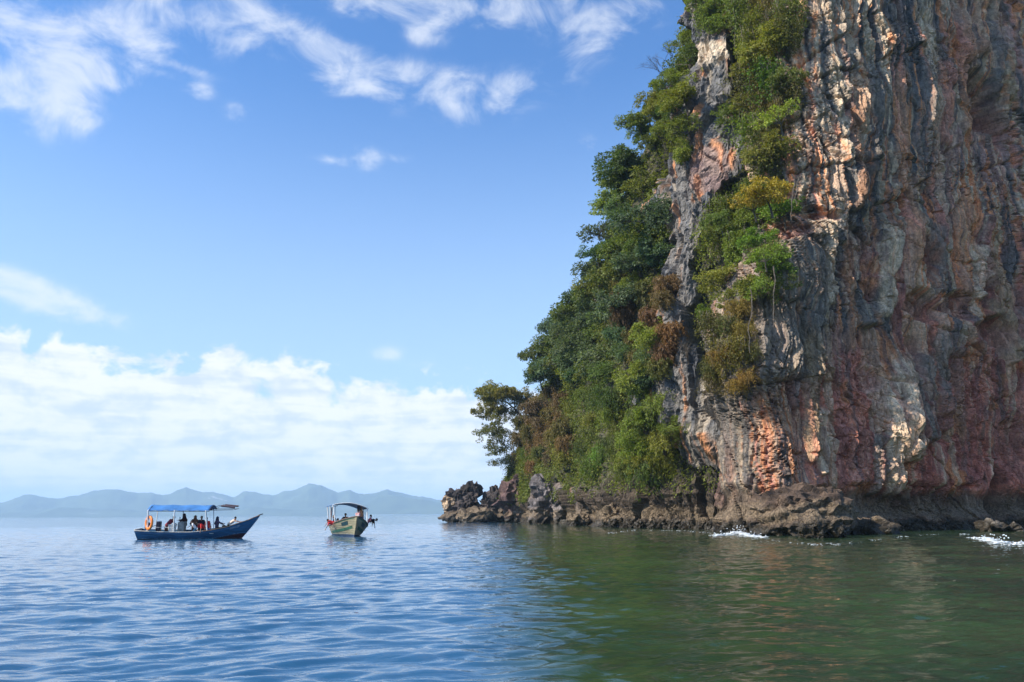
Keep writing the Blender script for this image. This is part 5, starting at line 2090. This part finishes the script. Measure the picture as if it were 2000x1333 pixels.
person('person in maroon jacket bending forward at the stern of the blue boat', M1, (-1.98, -.45, .90), R(-10), (.62, 0, .75), [L1(525, 455, -.75), (-1.5, -.2, 1.0)], ft(-2.2, -.42, .02), _mar, _dkmar, 'short', .98, sleeve=1.7, look=(.6, 0, .7))
person('person in dark clothes standing behind the helm console of the blue boat', M1, (-1.05, .35, .92), R(170), (-.15, 0, 1), [(-1.45, .1, 1.22), (-1.45, .5, 1.2)], ft(-1.15, .35, -.02), _dkmar, _blk, 'scarf', 1.0, sleeve=1.8, hairmat=_dkmar)
person('child in white shirt and light blue shorts leaning left in the blue boat', M1, L1(930, 470, -.80), R(200), (-.55, -.22, .75), [L1(825, 470, -1.0), L1(870, 475, -1.05)], [Vector((-.35, -.5, .2)), Vector((-.15, -.35, .2))], _wht, _lbl, 'short', .72, sleeve=.6, short=True)
person('person in long brown headscarf seated on the far side of the blue boat', M1, (-.42, .35, .80), R(-80), (.05, -.1, 1), [(-.55, .15, .85), (-.2, .15, .85)], [(-.5, .05, .15), (-.28, .05, .15)], _brn, _brn, 'scarf', .98, sleeve=1.8, hairmat=_brn)
person('person in navy with dark hair seated amidships on the blue boat', M1, (-.02, .40, .76), R(-85), (.05, -.1, 1), [(-.15, .1, .85), (.2, .1, .85)], [(-.1, .0, .15), (.12, .0, .15)], _nav, _blk, 'long', .98, sleeve=1.6)
person('person in red shirt bent over the side with one arm in the water', M1, (.42, -.52, .74), R(225), (-.55, -.62, .55), [L1(958, 585, -1.16), L1(1000, 520, -1.08)], [(.5, -.25, .15), (.68, -.4, .15)], _red, _jean, 'short', .9, sleeve=1.0, look=(-.6, -.5, .1))
person('person in red vest with blue sleeve dangling a hand over the side', M1, (.72, -.45, .74), R(240), (-.22, -.30, .9), [L1(1050, 560, -1.12), L1(1130, 470, -.98)], [(.65, -.2, .15), (.85, -.25, .15)], _red, _blu, 'short', .92, sleeve=.9, look=(-.3, -.2, .9))
person('person in dark headscarf reaching forward with one arm on the blue boat', M1, (1.18, -.25, .74), R(0), (.02, -.05, 1), [L1(1330, 425, -.6), (1.55, .1, .9)], [(1.45, -.35, .2), (1.45, -.1, .2)], _pur, _blk, 'scarf', .95, sleeve=1.85, hairmat=_nav)
person('boy in orange and white striped shirt leaning on the bow of the blue boat', M1, L1(1385, 425, -.35), R(5), (.85, -.05, .62), [L1(1540, 398, -.55), L1(1550, 400, -.1)], [L1(1290, 450, -.3), L1(1300, 450, 0)], _st1, _blk, 'short', .86, sleeve=.8, look=(.45, -.05, .85))

person('child in red shirt stretching both arms down to the water from the olive boat', M2, L2(575, 630, .75), R(-100), (.05, -.80, .22), [L2(330, 775, .9), L2(385, 800, .7)], [(.6, -.6, .3), (.9, -.6, .3)], _red, _nav, 'short', .86, sleeve=.5, look=(.2, -.5, .75))
person('person in navy leaning over the side behind the red-shirted child', M2, (-.35, -.80, .82), R(-90), (.05, -.35, .8), [(-.2, -1.25, .55), (-.5, -1.2, .6)], [(-.3, -.5, .15), (-.5, -.5, .15)], _nav, _nav, 'long', .95, sleeve=1.5)
person('person in blue and magenta striped shirt bent over the side of the olive boat', M2, L2(790, 640, 1.05), R(-80), (.12, -.80, .40), [L2(468, 800, 1.4), L2(560, 660, 1.3)], [(.9, -.1, .2), (1.2, -.1, .2)], _st2, _blu, 'short', .95, sleeve=.9, look=(.35, -.6, .45))
person('dark-clad person seated upright under the awning of the olive boat', M2, L2(775, 640, -1.3), R(-10), (0, 0, 1), [L2(690, 590, -1.0), L2(850, 600, -1.0)], [(-.9, -.35, .15), (-.9, .0, .15)], _blk, _blk, 'cap', 1.0, sleeve=1.6)
person('person in red and white striped shirt sitting behind the bow of the olive boat', M2, L2(1045, 545, 1.55), R(150), (-.05, 0, 1), [L2(1000, 530, 1.35), L2(1110, 530, 1.35)], [(1.2, .3, .5), (1.2, .55, .5)], _st3, _jean, 'short', .86, sleeve=.7)
person('bare-armed person standing under the front edge of the olive boat awning', M2, L2(1112, 500, .75), R(60), (0, -.08, 1), [L2(1125, 470, .9), L2(1100, 262, 1.1)], [(.7, .75, .15), (.85, .95, .15)], cloth('orange_tan', (.55, .25, .12)), _jean, 'long', .92, sleeve=.1)
person('person in pink shirt slumped over the right side of the olive boat', M2, L2(1235, 620, .75), R(80), (.1, .45, .62), [L2(1330, 610, 1.0), L2(1300, 620, .6)], [(.6, .7, .2), (.85, .7, .2)], _pnk, _jean, 'short', .88, sleeve=.7, look=(.35, -.1, .8))
person('person in black shirt and cap trailing a hand in the water from the olive boat', M2, L2(1245, 590, .25), R(85), (.05, .80, .12), [L2(1398, 800, .45), L2(1330, 680, .5)], [(.1, .8, .3), (.35, .8, .3)], _blk, _blk, 'cap', .95, sleeve=.95, look=(.1, .8, .1))

# ------------------------------------------------------------------ the air
def build_haze():
    bm = bmesh.new()
    bmesh.ops.create_cube(bm, size=1.0)
    me = bpy.data.meshes.new('haze')
    bm.to_mesh(me)
    bm.free()
    m = bpy.data.materials.new('sea_air')
    m.use_nodes = True
    m.node_tree.nodes.clear()
    t = NT(m.node_tree)
    v = t.new('ShaderNodeVolumePrincipled')
    v.inputs['Color'].default_value = (0.58, 0.80, 1.0, 1)
    v.inputs['Density'].default_value = HAZE
    v.inputs['Anisotropy'].default_value = 0.0
    out = t.new('ShaderNodeOutputMaterial')
    t.l.new(v.outputs[0], out.inputs['Volume'])
    o = link('haze', me, m)
    o.scale = (32000, 32000, 373)
    o.location = (0, 0, 373 / 2 - 6)
    tag(o, 'pale blue sea haze over the water', kind='stuff')


HAZE = 0.00014
build_haze()
